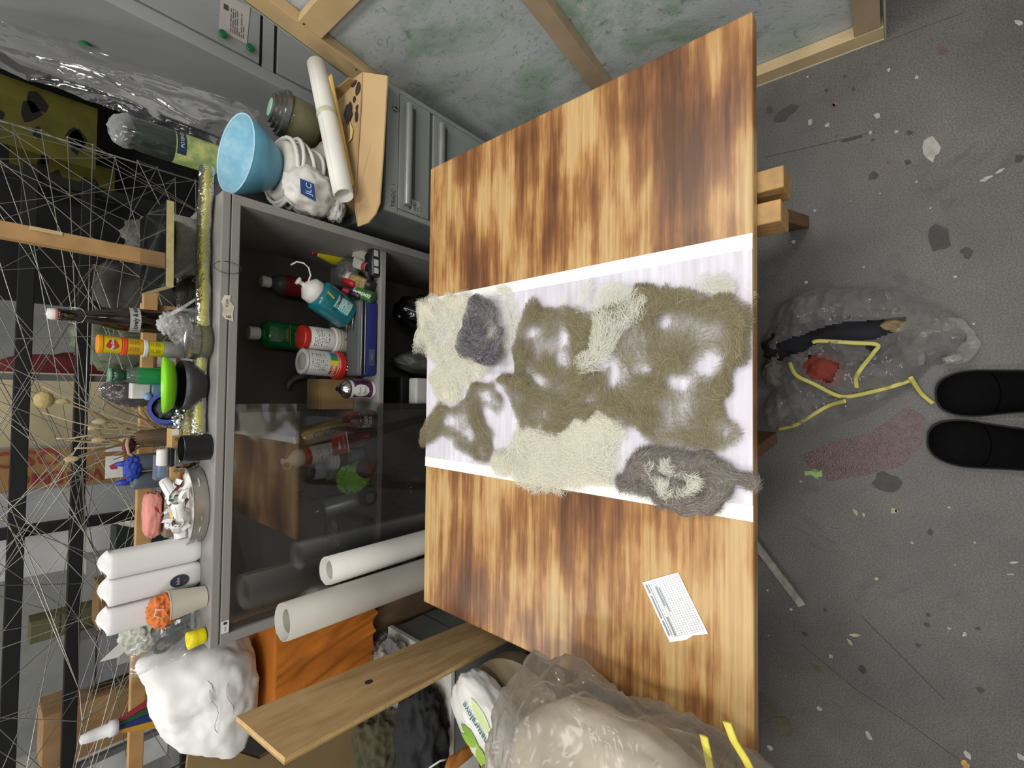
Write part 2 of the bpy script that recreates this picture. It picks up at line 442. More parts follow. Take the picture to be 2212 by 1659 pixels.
# ================================================================== table
TZ = 0.75
TX0, TX1, TY0, TY1 = -0.563, 0.632, 0.1805, 0.9965
def stained_wood():
    m, t, b = nm('brushed_wood_stain')
    tc = N(t, 'ShaderNodeTexCoord')
    def noi(scale, sx, sy, det=4.0, rough=0.55, off=0.0):
        mp = N(t, 'ShaderNodeMapping'); mp.inputs['Scale'].default_value = (sx, sy, 1.0); mp.inputs['Location'].default_value = (off, off*0.7, 0)
        link(t, tc.outputs['Object'], mp.inputs[0])
        n = N(t, 'ShaderNodeTexNoise', Scale=scale, Detail=det, Roughness=rough); link(t, mp.outputs[0], n.inputs['Vector']); return n
    big = noi(1.0, 3.0, 6.0, 4.0, 0.5, 5.2)        # wide blotches drawn out along the brush
    mid = noi(1.0, 3.2, 34.0, 5.0, 0.6, 2.0)        # ragged brush ends
    fine = noi(1.0, 4.0, 150.0, 4.0, 0.6, 0.0)      # grain
    bg = N(t, 'ShaderNodeMath', operation='MULTIPLY'); bg.inputs[1].default_value = 1.5; link(t, big.outputs[0], bg.inputs[0])
    a = N(t, 'ShaderNodeMath', operation='MULTIPLY_ADD'); a.inputs[1].default_value = 1.0
    link(t, mid.outputs[0], a.inputs[0]); link(t, bg.outputs[0], a.inputs[2])
    c = N(t, 'ShaderNodeMath', operation='MULTIPLY_ADD'); c.inputs[1].default_value = 0.20
    link(t, fine.outputs[0], c.inputs[0]); link(t, a.outputs[0], c.inputs[2])
    hf = N(t, 'ShaderNodeMath', operation='MULTIPLY'); hf.inputs[1].default_value = 0.37; link(t, c.outputs[0], hf.inputs[0])
    r = ramp(t, hf.outputs[0], [(0.39, '#5e3b20'), (0.45, '#7f5330'), (0.492, '#9a6c3e'), (0.522, '#b58a54'), (0.57, '#c6a571')])
    g2 = ramp(t, fine.outputs[0], [(0.3, '#c9b59a'), (0.6, '#ffffff')])
    mul = N(t, 'ShaderNodeMixRGB', blend_type='MULTIPLY'); mul.inputs[0].default_value = 0.55
    link(t, r.outputs[0], mul.inputs[1]); link(t, g2.outputs[0], mul.inputs[2])
    link(t, mul.outputs[0], b.inputs['Base Color'])
    b.inputs['Roughness'].default_value = 0.40
    b.inputs['Coat Weight'].default_value = 0.12; b.inputs['Coat Roughness'].default_value = 0.3
    bp = N(t, 'ShaderNodeBump', Strength=0.12, Distance=0.002); link(t, fine.outputs[0], bp.inputs['Height']); link(t, bp.outputs[0], b.inputs['Normal'])
    return m
tb = tag(obj('tabletop', box((TX0, TY0, TZ-0.03), (TX1, TY1, TZ), 0.004, 2), stained_wood(), None, False),
         'brown brush-stained wooden tabletop with a white strip across it', 'table')
WOODL = M('#b08a55', 0.6, var=0.2, vscale=10, stretch=(3, 3, 18))
WOODD = M('#6d5136', 0.65, var=0.2, vscale=10)  # shade under the tabletop put into the darker leg wood
def trestle(x0, label, front):
    t_ = thing('trestle', label, 'trestle', (x0, 0.6, 0), 0, 'trestles under the table')
    yb = front-0.6
    obj('top_rail', beam((-0.024, yb, 0.685), (-0.024, 0.33, 0.685), 0.036, 0.066), WOODL, t_, False)
    obj('top_rail', beam((0.030, yb-0.004, 0.685), (0.030, 0.33, 0.685), 0.036, 0.066), WOODL, t_, False)
    for sx in (-1, 1):
        for sy in (-1, 1):
            yy = (yb+0.15 if sx > 0 else yb+0.23) if sy < 0 else 0.26
            foot = (sx*0.185, yy-0.07 if (sy < 0 and sx > 0) else yy, 0.0)
            obj('leg', beam((sx*0.06, yy, 0.65), foot, 0.034, 0.05, up=(0, 1, 0)), WOODD, t_, False)
        obj('brace', beam((sx*0.118, yb+0.17, 0.30), (sx*0.118, 0.25, 0.30), 0.02, 0.05), WOODD, t_, False)
    return t_
trestle(0.33, 'wooden trestle whose rail ends poke out at the table front', 0.147)
trestle(-0.30, 'wooden trestle under the half of the table with the gridded card', 0.23)
# white strip: sheet with two taped borders
def lilac():
    m, t, b = nm('washed_white_paint')
    tc = N(t, 'ShaderNodeTexCoord'); mp = N(t, 'ShaderNodeMapping'); mp.inputs['Scale'].default_value = (5, 70, 1); link(t, tc.outputs['Object'], mp.inputs[0])
    n = N(t, 'ShaderNodeTexNoise', Scale=1.0, Detail=4.0); link(t, mp.outputs[0], n.inputs['Vector'])
    n2 = N(t, 'ShaderNodeTexNoise', Scale=4.0, Detail=3.0); link(t, tc.outputs['Object'], n2.inputs['Vector'])
    ad = N(t, 'ShaderNodeMath', operation='ADD'); link(t, n.outputs[0], ad.inputs[0]); link(t, n2.outputs[0], ad.inputs[1])
    hf = N(t, 'ShaderNodeMath', operation='MULTIPLY'); hf.inputs[1].default_value = 0.5; link(t, ad.outputs[0], hf.inputs[0])
    r = ramp(t, hf.outputs[0], [(0.38, '#c6c1ca'), (0.5, '#d4d0da'), (0.6, '#e2e1e8')])
    link(t, r.outputs[0], b.inputs['Base Color']); b.inputs['Roughness'].default_value = 0.5
    return m
def strip_x(y0):
    k = (y0-TY0)/(TY1-TY0)
    return (-0.1945, 0.2660)
st = thing('paper_strip', 'white painted strip running across the middle of the table', 'paper', (0, TY0, TZ))
L_ = TY1-TY0
obj('sheet', box((-0.1945, 0.001, 0.0003), (0.2660, L_-0.001, 0.0012)), lilac(), st, False)
WH = M('#efeeea', 0.5, var=0.02)
obj('border_tape', box((-0.1945, 0.0005, 0.0013), (-0.169, L_-0.0005, 0.0018)), WH, st, False)
obj('border_tape', box((0.2405, 0.0005, 0.0013), (0.2660, L_-0.0005, 0.0018)), WH, st, False)
# gridded card
gp = [PZ(*q, TZ+0.001) for q in [(1388,1258),(1465,1236),(1530,1369),(1498,1372),(1482,1382),(1447,1387)]]
o_ = gp[0].copy()
gc = thing('gridded_card', 'small white card printed with a fine grid on the bare wood', 'card', o_)
obj('card', prism([p-o_ for p in gp], (0, 0, 0.0008)), M('#f2f2f0', 0.6, var=0.02), gc, False)
gu = (gp[1]-gp[0]); gv = (gp[5]-gp[0]); bm = bmesh.new()
GRIDINK = M('#9aa0a8', 0.7)
for i in range(1, 15):
    a = o_+gu*(i/15)+gv*0.03; e = o_+gu*(i/15)+gv*0.93
    merge(bm, prism([a-o_+gu*0.004, a-o_-gu*0.004, e-o_-gu*0.004, e-o_+gu*0.004], (0, 0, 0.0011)))
for i in range(1, 27):
    a = o_+gv*(i/28)+gu*0.16; e = o_+gv*(i/28)+gu*0.97
    merge(bm, prism([a-o_+gv*0.002, a-o_-gv*0.002, e-o_-gv*0.002, e-o_+gv*0.002], (0, 0, 0.0011)))
obj('grid_print', bm, GRIDINK, gc, False)
bm = bmesh.new()
for i, (u0, v0, u1, v1) in enumerate([(0.05, 0.05, 0.10, 0.2), (0.05, 0.24, 0.10, 0.62), (0.05, 0.66, 0.10, 0.9), (0.14, 0.05, 0.155, 0.9), (0.28, 0.12, 0.32, 0.45), (0.35, 0.15, 0.38, 0.55), (0.20, 0.62, 0.25, 0.92)]):
    q = [o_+gu*u0+gv*v0, o_+gu*u1+gv*v0, o_+gu*u1+gv*v1, o_+gu*u0+gv*v1]
    merge(bm, prism([p-o_ for p in q], (0, 0, 0.0013)))
obj('grid_writing', bm, M('#8d9197', 0.7), gc, False)
# white-flecked stick lying on the floor
a, e = PZ(1641, 1186, 0.008), PZ(1733, 1308, 0.008)
tag(obj('painted_stick', beam(a-(e-a)*0.5, e, 0.022, 0.012), M('#8f8d86', 0.7, var=0.35, vscale=40), None, False), 'pale paint-flecked stick on the floor sticking out from under the table', 'stick')

# ================================================================== wool on the table
def cw(L): return [PZ(880+x/2.836, 560+y/2.836, TZ) for x, y in L]
def wool_mat(cols, name, dens=1.0):
    m = bpy.data.materials.new(name); m.use_nodes = True; t = m.node_tree; b = t.nodes['Principled BSDF']
    at = N(t, 'ShaderNodeAttribute', attribute_name='tone'); 
    r = ramp(t, at.outputs['Fac'], [(i/(len(cols)-1), c) for i, c in enumerate(cols)])
    link(t, r.outputs[0], b.inputs['Base Color']); b.inputs['Roughness'].default_value = 0.9
    b.inputs['Specular IOR Level'].default_value = 0.15
    b.inputs['Sheen Weight'].default_value = 0.15
    return m
def fleece_mat(h1, h2, name):
    """matted sheet: opacity grows with how much wool lies there"""
    m = bpy.data.materials.new(name); m.use_nodes = True; t = m.node_tree; b = t.nodes['Principled BSDF']
    tc = N(t, 'ShaderNodeTexCoord')
    at = N(t, 'ShaderNodeAttribute', attribute_name='amount')
    n = N(t, 'ShaderNodeTexNoise', Scale=55.0, Detail=3.0, Roughness=0.7, Distortion=2.5); link(t, tc.outputs['Object'], n.inputs['Vector'])
    n2 = N(t, 'ShaderNodeTexNoise', Scale=12.0, Detail=4.0); link(t, tc.outputs['Object'], n2.inputs['Vector'])
    mixn = N(t, 'ShaderNodeMath', operation='MULTIPLY_ADD'); mixn.inputs[1].default_value = 0.55; link(t, n.outputs[0], mixn.inputs[0])
    hm = N(t, 'ShaderNodeMath', operation='MULTIPLY'); hm.inputs[1].default_value = 0.45; link(t, n2.outputs[0], hm.inputs[0]); link(t, hm.outputs[0], mixn.inputs[2])
    r = ramp(t, mixn.outputs[0], [(0.38, h2), (0.60, h1)]); link(t, r.outputs[0], b.inputs['Base Color'])
    bpw = N(t, 'ShaderNodeBump', Strength=0.6, Distance=0.006); link(t, n.outputs[0], bpw.inputs['Height']); link(t, bpw.outputs[0], b.inputs['Normal'])
    ad = N(t, 'ShaderNodeMath', operation='MULTIPLY_ADD'); ad.inputs[1].default_value = 1.1; ad.inputs[2].default_value = -0.60
    link(t, n.outputs[0], ad.inputs[0])
    s2 = N(t, 'ShaderNodeMath', operation='ADD', use_clamp=True); link(t, ad.outputs[0], s2.inputs[0]); link(t, at.outputs['Fac'], s2.inputs[1])
    link(t, s2.outputs[0], b.inputs['Alpha'])
    b.inputs['Roughness'].default_value = 0.95; b.inputs['Specular IOR Level'].default_value = 0.1
    return m
def inside(px, py, poly):
    r = np.zeros(px.shape, bool); n = len(poly); j = n-1
    for i in range(n):
        xi, yi = poly[i]; xj, yj = poly[j]
        c = ((yi > py) != (yj > py)) & (px < (xj-xi)*(py-yi)/((yj-yi)+1e-12)+xi)
        r ^= c; j = i
    return r
def segdist(px, py, path):
    d = np.full(px.shape, 9.0)
    for (x0, y0), (x1, y1) in zip(path[:-1], path[1:]):
        dx, dy = x1-x0, y1-y0; L2 = dx*dx+dy*dy+1e-12
        t = np.clip(((px-x0)*dx+(py-y0)*dy)/L2, 0, 1)
        d = np.minimum(d, np.hypot(px-x0-t*dx, py-y0-t*dy))
    return d
def vnoise(x, y, f, rs):
    """cheap smooth noise from summed sines"""
    r = np.zeros(x.shape)
    for k in range(6):
        a, p, q = rs.uniform(0, 2*PI), rs.uniform(0, 6.3), rs.uniform(.6, 1.5)*f
        r += np.sin((x*np.cos(a)+y*np.sin(a))*q+p)
    return r/3.5
def wool(name, label, outline, mats, fibres, base=0.3, edge=0.0, strokes=(), holes=(), z0=0.003, hgt=0.016, n=4000, seed=1, ln=0.045, width=0.00016, flow=8.0, tone=(0.5, 0.3), curl=1.0, feather=0.012, sheet=True, zf=None, vary=0.25):
    rs = np.random.RandomState(seed)
    P = cw(outline); poly = [(p.x, p.y) for p in P]
    ST = [([(p.x, p.y) for p in cw(s[0])], s[1]/2.836*0.00085, s[2]) for s in strokes]
    HO = [([(p.x, p.y) for p in cw(h[0])], h[1]) for h in holes]
    ring = poly+[poly[0]]
    xs = [p[0] for p in poly]; ys = [p[1] for p in poly]
    x0, x1, y0, y1 = min(xs)-0.02, max(xs)+0.02, min(ys)-0.02, max(ys)+0.02
    ph = np.random.RandomState(seed+50)
    fpar = [(ph.uniform(0, 6.3), ph.uniform(0, 6.3), ph.uniform(.6, 1.5)) for k in range(6)]
    def sm(x, y, f):
        r = np.zeros(np.shape(x))
        for a, p, q in fpar: r = r+np.sin((x*np.cos(a)+y*np.sin(a))*q*f+p)
        return r/3.5
    def dens(x, y):
        ins = inside(x, y, poly); de = segdist(x, y, ring)
        sd = np.where(ins, de, -de) + 0.006*sm(x, y, 120.0)
        f = np.clip(sd/feather+0.5, 0, 1)
        d = base*(0.75+0.5*sm(x, y, 38.0)+vary*sm(y+.3, x, 75.0)+vary*0.7*sm(x+.7, y, 150.0))
        if edge: d = d+edge*np.exp(-(np.maximum(sd-0.008, 0)/0.011)**2)
        for path, wd, k in ST: d = d+k*np.exp(-(segdist(x, y, path)/wd)**2)*(0.75+vary*1.2*sm(y, x, 90.0))
        for hp, k in HO:
            hi = inside(x, y, hp); hd = segdist(x, y, hp+[hp[0]])
            d = d*(1-k*np.clip(np.where(hi, hd, -hd)/0.022+0.45, 0, 1))
        return np.clip(d, 0, 1.4)*f
    def height(x, y, d):
        return z0 + hgt*(0.25+0.5*np.clip(d, 0, 1)+0.35*sm(x, y, 30.0)*np.clip(d*1.5, 0, 1)) + (zf(x, y) if zf else 0)
    cx, cy = (x0+x1)/2, (y0+y1)/2
    t_ = thing(name, label, 'wool', (cx, cy, TZ), 0, 'loose wool on the white strip')
    if sheet:
        stp = 0.005; nx, ny = int((x1-x0)/stp)+2, int((y1-y0)/stp)+2
        gx, gy = np.meshgrid(x0+np.arange(nx)*stp, y0+np.arange(ny)*stp, indexing='ij')
        d = dens(gx, gy); hz = height(gx, gy, d)*0.8
        keep = d > 0.02
        cell = keep[:-1, :-1] | keep[1:, :-1] | keep[:-1, 1:] | keep[1:, 1:]
        idx = np.arange(nx*ny).reshape(nx, ny)
        q = np.stack([idx[:-1, :-1], idx[1:, :-1], idx[1:, 1:], idx[:-1, 1:]], -1)[cell]
        used = np.unique(q); rem = -np.ones(nx*ny, int); rem[used] = np.arange(len(used))
        vv = np.stack([gx.ravel()-cx, gy.ravel()-cy, hz.ravel()], -1)[used]
        me = bpy.data.meshes.new('matted_fleece'); me.from_pydata(vv.tolist(), [], rem[q].tolist())
        at = me.attributes.new('amount', 'FLOAT', 'POINT'); at.data.foreach_set('value', d.ravel()[used].astype(np.float32))
        obj('matted_fleece', me, mats, t_)
    # fibres
    got = []; tot = 0
    while tot < n:
        xx = rs.uniform(x0, x1, n*2); yy = rs.uniform(y0, y1, n*2)
        ok = rs.uniform(0, 1.0, n*2) < dens(xx, yy)
        got.append(np.stack([xx[ok], yy[ok]], -1)); tot += ok.sum()
        if len(got) > 60: break
    S = np.concatenate(got)[:n]; nn = len(S)
    K = 8; x, y = S[:, 0].copy(), S[:, 1].copy()
    own = rs.normal(0, 0.5, nn); flip = np.where(rs.uniform(0, 1, nn) < 0.12, 1.4, 0.0)
    kap = rs.normal(0, 1.0, nn)*curl*16
    L = ln*rs.uniform(0.35, 1.25, nn); ds = L/(K-1)
    dz = rs.uniform(-0.3, 1, nn)*0.004
    pts = np.zeros((nn, K, 3)); wv = np.zeros((nn, K, 2)); alive = np.ones(nn)
    for k in range(K):
        d = dens(x, y); alive = alive*(d > 0.05)
        th = 2.4*sm(x, y, flow*1.6)+1.1*sm(y, x, flow*4.5)+own+flip+kap*ds*k
        pts[:, k, 0] = x-cx; pts[:, k, 1] = y-cy
        pts[:, k, 2] = np.maximum(height(x, y, d)+dz*np.sin(PI*k/(K-1)), 0.0025)
        wv[:, k, 0] = -np.sin(th); wv[:, k, 1] = np.cos(th)
        x = x+np.cos(th)*ds*alive; y = y+np.sin(th)*ds*alive
    wd = width*rs.uniform(0.6, 1.4, nn)[:, None]*np.array([0.35, .9, 1, 1, 1, 1, .9, 0.3])[None, :]
    A = pts.copy(); B = pts.copy()
    A[:, :, :2] += wv*wd[:, :, None]; B[:, :, :2] -= wv*wd[:, :, None]
    V = np.stack([A, B], 2).reshape(-1, 3)
    bi = (np.arange(nn)*K*2)[:, None]+np.arange(K-1)[None, :]*2
    Q = np.stack([bi, bi+1, bi+3, bi+2], -1).reshape(-1, 4)
    me = bpy.data.meshes.new('fibres'); me.vertices.add(len(V)); me.vertices.foreach_set('co', V.ravel().astype(np.float32))
    me.loops.add(Q.size); me.loops.foreach_set('vertex_index', Q.ravel().astype(np.int32))
    me.polygons.add(len(Q)); me.polygons.foreach_set('loop_start', (np.arange(len(Q))*4).astype(np.int32))
    me.polygons.foreach_set('loop_total', np.full(len(Q), 4, np.int32)); me.update()
    tn = np.clip(rs.normal(tone[0], tone[1]*0.5, nn), 0, 1)
    at = me.attributes.new('tone', 'FLOAT', 'POINT'); at.data.foreach_set('value', np.repeat(tn, K*2).astype(np.float32))
    stuff(obj('fibres', me, fibres, t_))
    return t_
CREAM = wool_mat(['#c9c3a8', '#e2deca', '#efede0'], 'cream_wool'); CREAMS = fleece_mat('#e8e5d3', '#d9d4bd', 'cream_fleece')
TAN = wool_mat(['#5a533c', '#877e60', '#bab299'], 'tan_wool'); TANS = fleece_mat('#9f967a', '#726a4e', 'tan_fleece')
GREY = wool_mat(['#2f2b30', '#5f5a5f', '#a8a3a6'], 'dark_grey_wool'); GREYS = fleece_mat('#7a757a', '#4a454a', 'grey_fleece')
GRB = wool_mat(['#574f4a', '#857c76', '#b3aca4'], 'brown_grey_wool'); GRBS = fleece_mat('#958c86', '#675e59', 'brown_grey_fleece')
PALE = wool_mat(['#c4c2ac', '#d8d7c6', '#e8e8dd'], 'pale_wool'); PALES = fleece_mat('#dcdcca', '#c6c5ae', 'pale_fleece')
wool('cream_wool', 'pale cream wool fleece at the far end of the strip beside the dark tuft', [(90,270),(200,240),(330,230),(420,230),(470,250),(560,200),(640,170),(680,260),(690,420),(690,520),(640,560),(560,620),(500,680),(430,760),(340,880),(270,900),(180,830),(160,740),(200,650),(130,560),(60,570),(65,500),(100,420),(80,330)],
     CREAMS, CREAM, base=0.80, n=5000, seed=3, strokes=[([(150,330),(300,420),(300,700)], 220, .35)], holes=[([(520,200),(690,200),(690,560),(560,520)], .55)], hgt=0.02, feather=0.02, tone=(.62, .4))
wool('cream_wool', 'pale cream wool fleece spilling over the strip border beside the grey-brown bundle', [(640,1170),(690,1040),(760,1010),(960,1050),(1060,960),(1200,930),(1330,1020),(1330,1180),(1300,1300),(1250,1390),(1100,1370),(950,1420),(820,1400),(740,1390),(690,1370),(650,1330),(560,1310),(530,1250),(560,1190)],
     CREAMS, CREAM, base=0.85, n=5000, seed=5, strokes=[([(700,1250),(1200,1150)], 260, .3)], hgt=0.018, feather=0.018, tone=(.62, .4))
wool('tan_wool', 'large olive-tan wool fleece stretched thin over the white strip', [(730,330),(790,250),(850,310),(930,330),(1000,310),(1070,300),(1110,360),(1190,310),(1250,300),(1330,290),(1430,200),(1500,180),(1570,210),(1605,170),(1640,215),(1760,225),(1900,235),(2020,255),(2090,310),(2115,380),(2100,500),(2050,620),(1980,740),(1930,830),(1905,870),(1940,930),(1990,1000),(2025,1070),(2015,1120),(1960,1170),(1900,1175),(1800,1160),(1700,1150),(1560,1140),(1500,1095),(1420,1050),(1330,1010),(1230,950),(1180,930),(1140,980),(1060,980),(1010,1010),(960,1080),(950,1160),(925,1120),(890,1100),(840,1080),(780,1040),(720,1030),(690,990),(680,900),(640,850),(600,790),(560,740),(600,720),(680,740),(690,640),(680,560),(700,470)],
     TANS, TAN, base=0.17, edge=0.30, vary=0.9, n=17000, seed=8, ln=0.05, hgt=0.02, z0=0.006, feather=0.009,
     strokes=[([(770,330),(760,500),(740,720)], 90, .55), ([(760,800),(950,830),(1120,760)], 230, .55), ([(1100,400),(1060,700)], 80, .5), ([(1250,320),(1400,300),(1500,330)], 60, .3),
              ([(1500,220),(1560,420),(1540,620)], 110, .5), ([(1640,230),(1800,280),(2020,280)], 80, .35), ([(1900,400),(1820,500),(1700,560),(1640,640)], 90, .5), ([(2080,420),(1990,700),(1900,850)], 80, .5),
              ([(1300,930),(1480,990),(1560,1010)], 70, .5), ([(1380,900),(1650,700)], 60, .35), ([(1900,940),(1960,1060),(1900,1150)], 90, .4), ([(560,740),(680,740)], 30, .5), ([(1430,760),(1800,820)], 60, .3)],
     holes=[([(930,440),(1000,440),(990,600),(950,700),(920,620)], .85), ([(1240,640),(1330,580),(1350,720),(1300,880),(1230,840)], .9), ([(1720,620),(1850,560),(1920,640),(1880,760),(1780,740)], .92),
            ([(1600,470),(1760,370),(1830,400),(1680,490)], .75), ([(1570,980),(1700,920),(1720,1010),(1640,1080)], .8), ([(1420,480),(1480,460),(1490,640),(1420,640)], .6), ([(800,430),(840,420),(850,640),(800,640)], .3)])
wool('tan_wool', 'small olive-tan tuft with an open middle hanging off the far table edge', [(90,1110),(150,950),(200,880),(270,910),(350,870),(420,780),(540,765),(580,830),(600,930),(560,960),(530,930),(480,900),(480,1000),(530,1080),(550,1160),(520,1230),(430,1250),(380,1190),(310,1160),(290,1110),(230,1080),(150,1130),(100,1140)],
     TANS, TAN, base=0.18, edge=0.32, vary=0.5, n=4500, seed=12, ln=0.04, feather=0.008, z0=0.004, hgt=0.018,
     strokes=[([(370,880),(440,1020),(500,1150)], 60, .5), ([(120,1090),(200,920)], 45, .5), ([(420,770),(540,770),(590,860)], 30, .4)],
     holes=[([(220,960),(330,930),(320,1040),(210,1060)], .8), ([(330,1000),(390,1020),(400,1120),(340,1110)], .6), ([(440,830),(520,800),(550,900),(470,900)], .85)])
wool('pale_wool', 'wispy pale wool lying over the top edge of the tan fleece', [(960,310),(1040,200),(1100,170),(1200,150),(1300,170),(1430,190),(1480,250),(1520,330),(1500,430),(1350,450),(1290,600),(1200,700),(1100,720),(1040,680),(1060,610),(1150,560),(1170,400),(1130,360),(1060,300)],
     PALES, PALE, base=0.10, vary=0.4, n=1900, seed=15, z0=0.020, hgt=0.016, feather=0.022, strokes=[([(1220,420),(1200,600),(1100,650)], 40, .34), ([(1300,230),(1420,330)], 90, .10)], tone=(.6, .4))
wool('pale_wool', 'faint pale wool wisp by the front corner of the strip', [(1700,200),(1800,110),(1950,60),(2080,150),(2100,240),(1950,230)],
     PALES, PALE, base=0.16, n=500, seed=16, z0=0.004, hgt=0.01, feather=0.03, sheet=True, tone=(.6, .4))
wool('dark_grey_wool', 'dark charcoal wool tuft lying on the cream fleece', [(460,250),(520,235),(590,310),(610,380),(600,430),(635,440),(625,560),(640,610),(560,660),(480,640),(470,600),(400,625),(365,560),(360,490),(395,450),(400,360)],
     GREYS, GREY, base=0.34, edge=0.35, vary=0.6, n=6500, seed=18, ln=0.03, z0=0.026, hgt=0.024, feather=0.007, strokes=[([(480,290),(440,500)], 60, .3), ([(470,620),(620,620)], 40, .5)], holes=[([(500,400),(570,380),(590,520),(520,560)], .65)], flow=16, tone=(.5, .8))
wool('brown_grey_wool', 'grey-brown wool bundle with a cream swirl at the near edge of the table', [(1420,1180),(1520,1160),(1700,1180),(1820,1200),(1900,1240),(2000,1290),(2130,1310),(2180,1350),(2160,1395),(2080,1390),(2020,1380),(1960,1470),(1880,1540),(1720,1570),(1620,1500),(1480,1450),(1400,1420),(1340,1420),(1325,1360),(1370,1350)],
     GRBS, GRB, base=0.70, edge=0.2, vary=0.4, n=12000, seed=21, ln=0.07, z0=0.006, hgt=0.03, feather=0.006, flow=14, tone=(.45, .5))
wool('pale_wool', 'cream wool swirl laid on the grey-brown bundle', [(1520,1260),(1620,1240),(1760,1260),(1820,1330),(1800,1430),(1690,1440),(1560,1390),(1500,1320)],
     PALES, PALE, base=0.06, edge=0.04, vary=0.8, n=900, seed=24, ln=0.07, z0=0.033, hgt=0.012, feather=0.03, flow=20, tone=(.6, .3))
# ================================================================== grey shelf cabinet with glass panes
GREYP = M('#8d8b88', 0.45, var=0.05, vscale=4)
GREYI = M('#55544f', 0.6, var=0.1, vscale=4)  # inside grey darker than the shell: unlit interior put into the colour
KX0, KX1, KY0, KY1, KZ = -0.665, 0.537, 1.365, 1.775, 1.148
SH = 0.640                                              # upper face of the middle shelf
cab = thing('shelf_cabinet', 'low grey metal cabinet with open shelves and sliding glass panes behind the table', 'cabinet', ((KX0+KX1)/2, KY0, 0))
cx_ = (KX0+KX1)/2; hw = (KX1-KX0)/2; dp = KY1-KY0
obj('top_panel', box((-hw, 0, KZ-0.022), (hw, dp, KZ), 0.003), GREYP, cab, False)
obj('front_rail', box((-hw, 0.001, KZ-0.046), (hw, 0.022, KZ-0.024), 0.002), GREYP, cab, False)
obj('side_panel', box((-hw, 0.0, 0), (-hw+0.026, dp, KZ-0.024), 0.002), GREYP, cab, False)
obj('side_panel', box((hw-0.026, 0.0, 0), (hw, dp, KZ-0.024), 0.002), GREYP, cab, False)
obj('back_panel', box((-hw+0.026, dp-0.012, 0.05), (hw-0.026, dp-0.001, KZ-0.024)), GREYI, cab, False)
obj('shelf', box((-hw+0.027, 0.032, SH-0.02), (hw-0.027, dp-0.013, SH), 0.002), M('#8b8a87', 0.4, var=0.06), cab, False)
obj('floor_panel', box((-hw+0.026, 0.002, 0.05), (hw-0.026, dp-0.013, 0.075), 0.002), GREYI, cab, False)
GL = glass('#ffffff', 0.0, 0.006, 1.5, 'cabinet_glass')
g1 = -0.031-cx_; g2 = -0.054-cx_
obj('glass_pane', box((-hw+0.027, 0.012, 0.077), (g2, 0.016, KZ-0.05)), GL, cab, False)
obj('glass_pane', box((-hw+0.040, 0.024, 0.077), (g1, 0.028, KZ-0.05)), GL, cab, False)
obj('sliding_track', box((-hw+0.026, 0.004, 0.0755), (hw-0.026, 0.030, 0.079)), M('#6f6e6b', 0.4, 0.6), cab, False)
# paper stickers on the rail and rim
LB = M('#d9d8d4', 0.6, var=0.04); INK = M('#2b2b2b', 0.7, var=0.05)
lk = obj('rail_sticker', box((-hw+0.03, -0.0006, KZ-0.044), (-hw+0.062, 0.0005, KZ-0.026)), LB, cab, False)
obj('sticker_mark', box((-hw+0.052, -0.0012, KZ-0.039), (-hw+0.059, -0.0006, KZ-0.031)), INK, lk, False)
text('lock', 0.007, INK, lk, (-hw+0.041, -0.0012, KZ-0.035))
a0 = PY(495, 665, KY0)
ts = obj('torn_sticker', prism([(a0.x-cx_+dx, -0.0008, a0.z+dz) for dx, dz in [(-.036,-.011),(-.030,.010),(-.020,.016),(0,.014),(.014,.019),(.032,.012),(.034,-.004),(.020,-.001),(.006,-.012),(-.016,-.009)]], (0, 0.0007, 0)), M('#c9c3b4', 0.7, var=0.2, vscale=40), cab, False)
text('6', 0.018, INK, ts, (a0.x-cx_-0.024, -0.0014, a0.z+0.001)); text('from', 0.011, INK, ts, (a0.x-cx_+0.012, -0.0014, a0.z+0.006))
# thin wire loop hooked over the rim
a1 = PY(492, 578, KY0-0.006)
tag(obj('wire_loop', tube([(a1.x+0.017*math.cos(2*PI*i/24), a1.y-0.001+0.010*math.sin(2*PI*i/24+0.6), a1.z+0.030*math.sin(2*PI*i/24)) for i in range(24)], 0.0009, 5, closed=True), M('#26251f', 0.4), None), 'thin dark wire loop hanging over the cabinet rim', 'wire')

# ================================================================== filing cabinet
FZ = 0.742; FX0, FX1, FY = 0.580, 0.988, 1.23
FG = M('#8f9391', 0.4, var=0.05, vscale=3); FGD = M('#6f7270', 0.45, var=0.06)
fc = thing('filing_cabinet', 'grey metal filing cabinet with long drawer handle under the cardboard box', 'cabinet', (FX0, FY, 0))
fw = FX1-FX0
obj('body', box((0, 0.004, 0.02), (fw, 0.62, FZ), 0.003), FGD, fc, False)
obj('top_band', box((0.0, -0.004, FZ-0.046), (fw, 0.004, FZ-0.001), 0.002), FG, fc, False)
for s in (0, fw-0.016): obj('front_stile', box((s, -0.004, 0.02), (s+0.016, 0.004, FZ-0.047), 0.001), FG, fc, False)
def drawer(z0, z1, lab):
    d = obj('drawer', box((0.018, -0.006, z0), (fw-0.018, 0.003, z1), 0.002), FG, fc, False)
    obj('handle', tube([(0.034, -0.018, z1-0.026), (fw-0.045, -0.018, z1-0.026)], 0.013, 12, flat=(1.0, 1.0)), M('#a0a2a0', 0.35, 0.5), d, 'auto')
    obj('recess_shade', box((0.03, -0.0068, z1-0.062), (fw-0.04, -0.005, z1-0.040)), M('#4c4e4c', 0.5), d, False)  # dark strip painted for the shade in the recess below the handle
    if lab:
        l2 = obj('drawer_label', box((0.024, -0.0085, z1-0.085), (0.064, -0.0065, z1-0.050)), M('#b9bab2', 0.6), d, False)
        bars_print(l2, INK, 0.028, 0.058, z1-0.082, z1-0.055, 4, y=-0.0092)
drawer(0.572, 0.694, True); drawer(0.300, 0.556, False); drawer(0.035, 0.285, False)
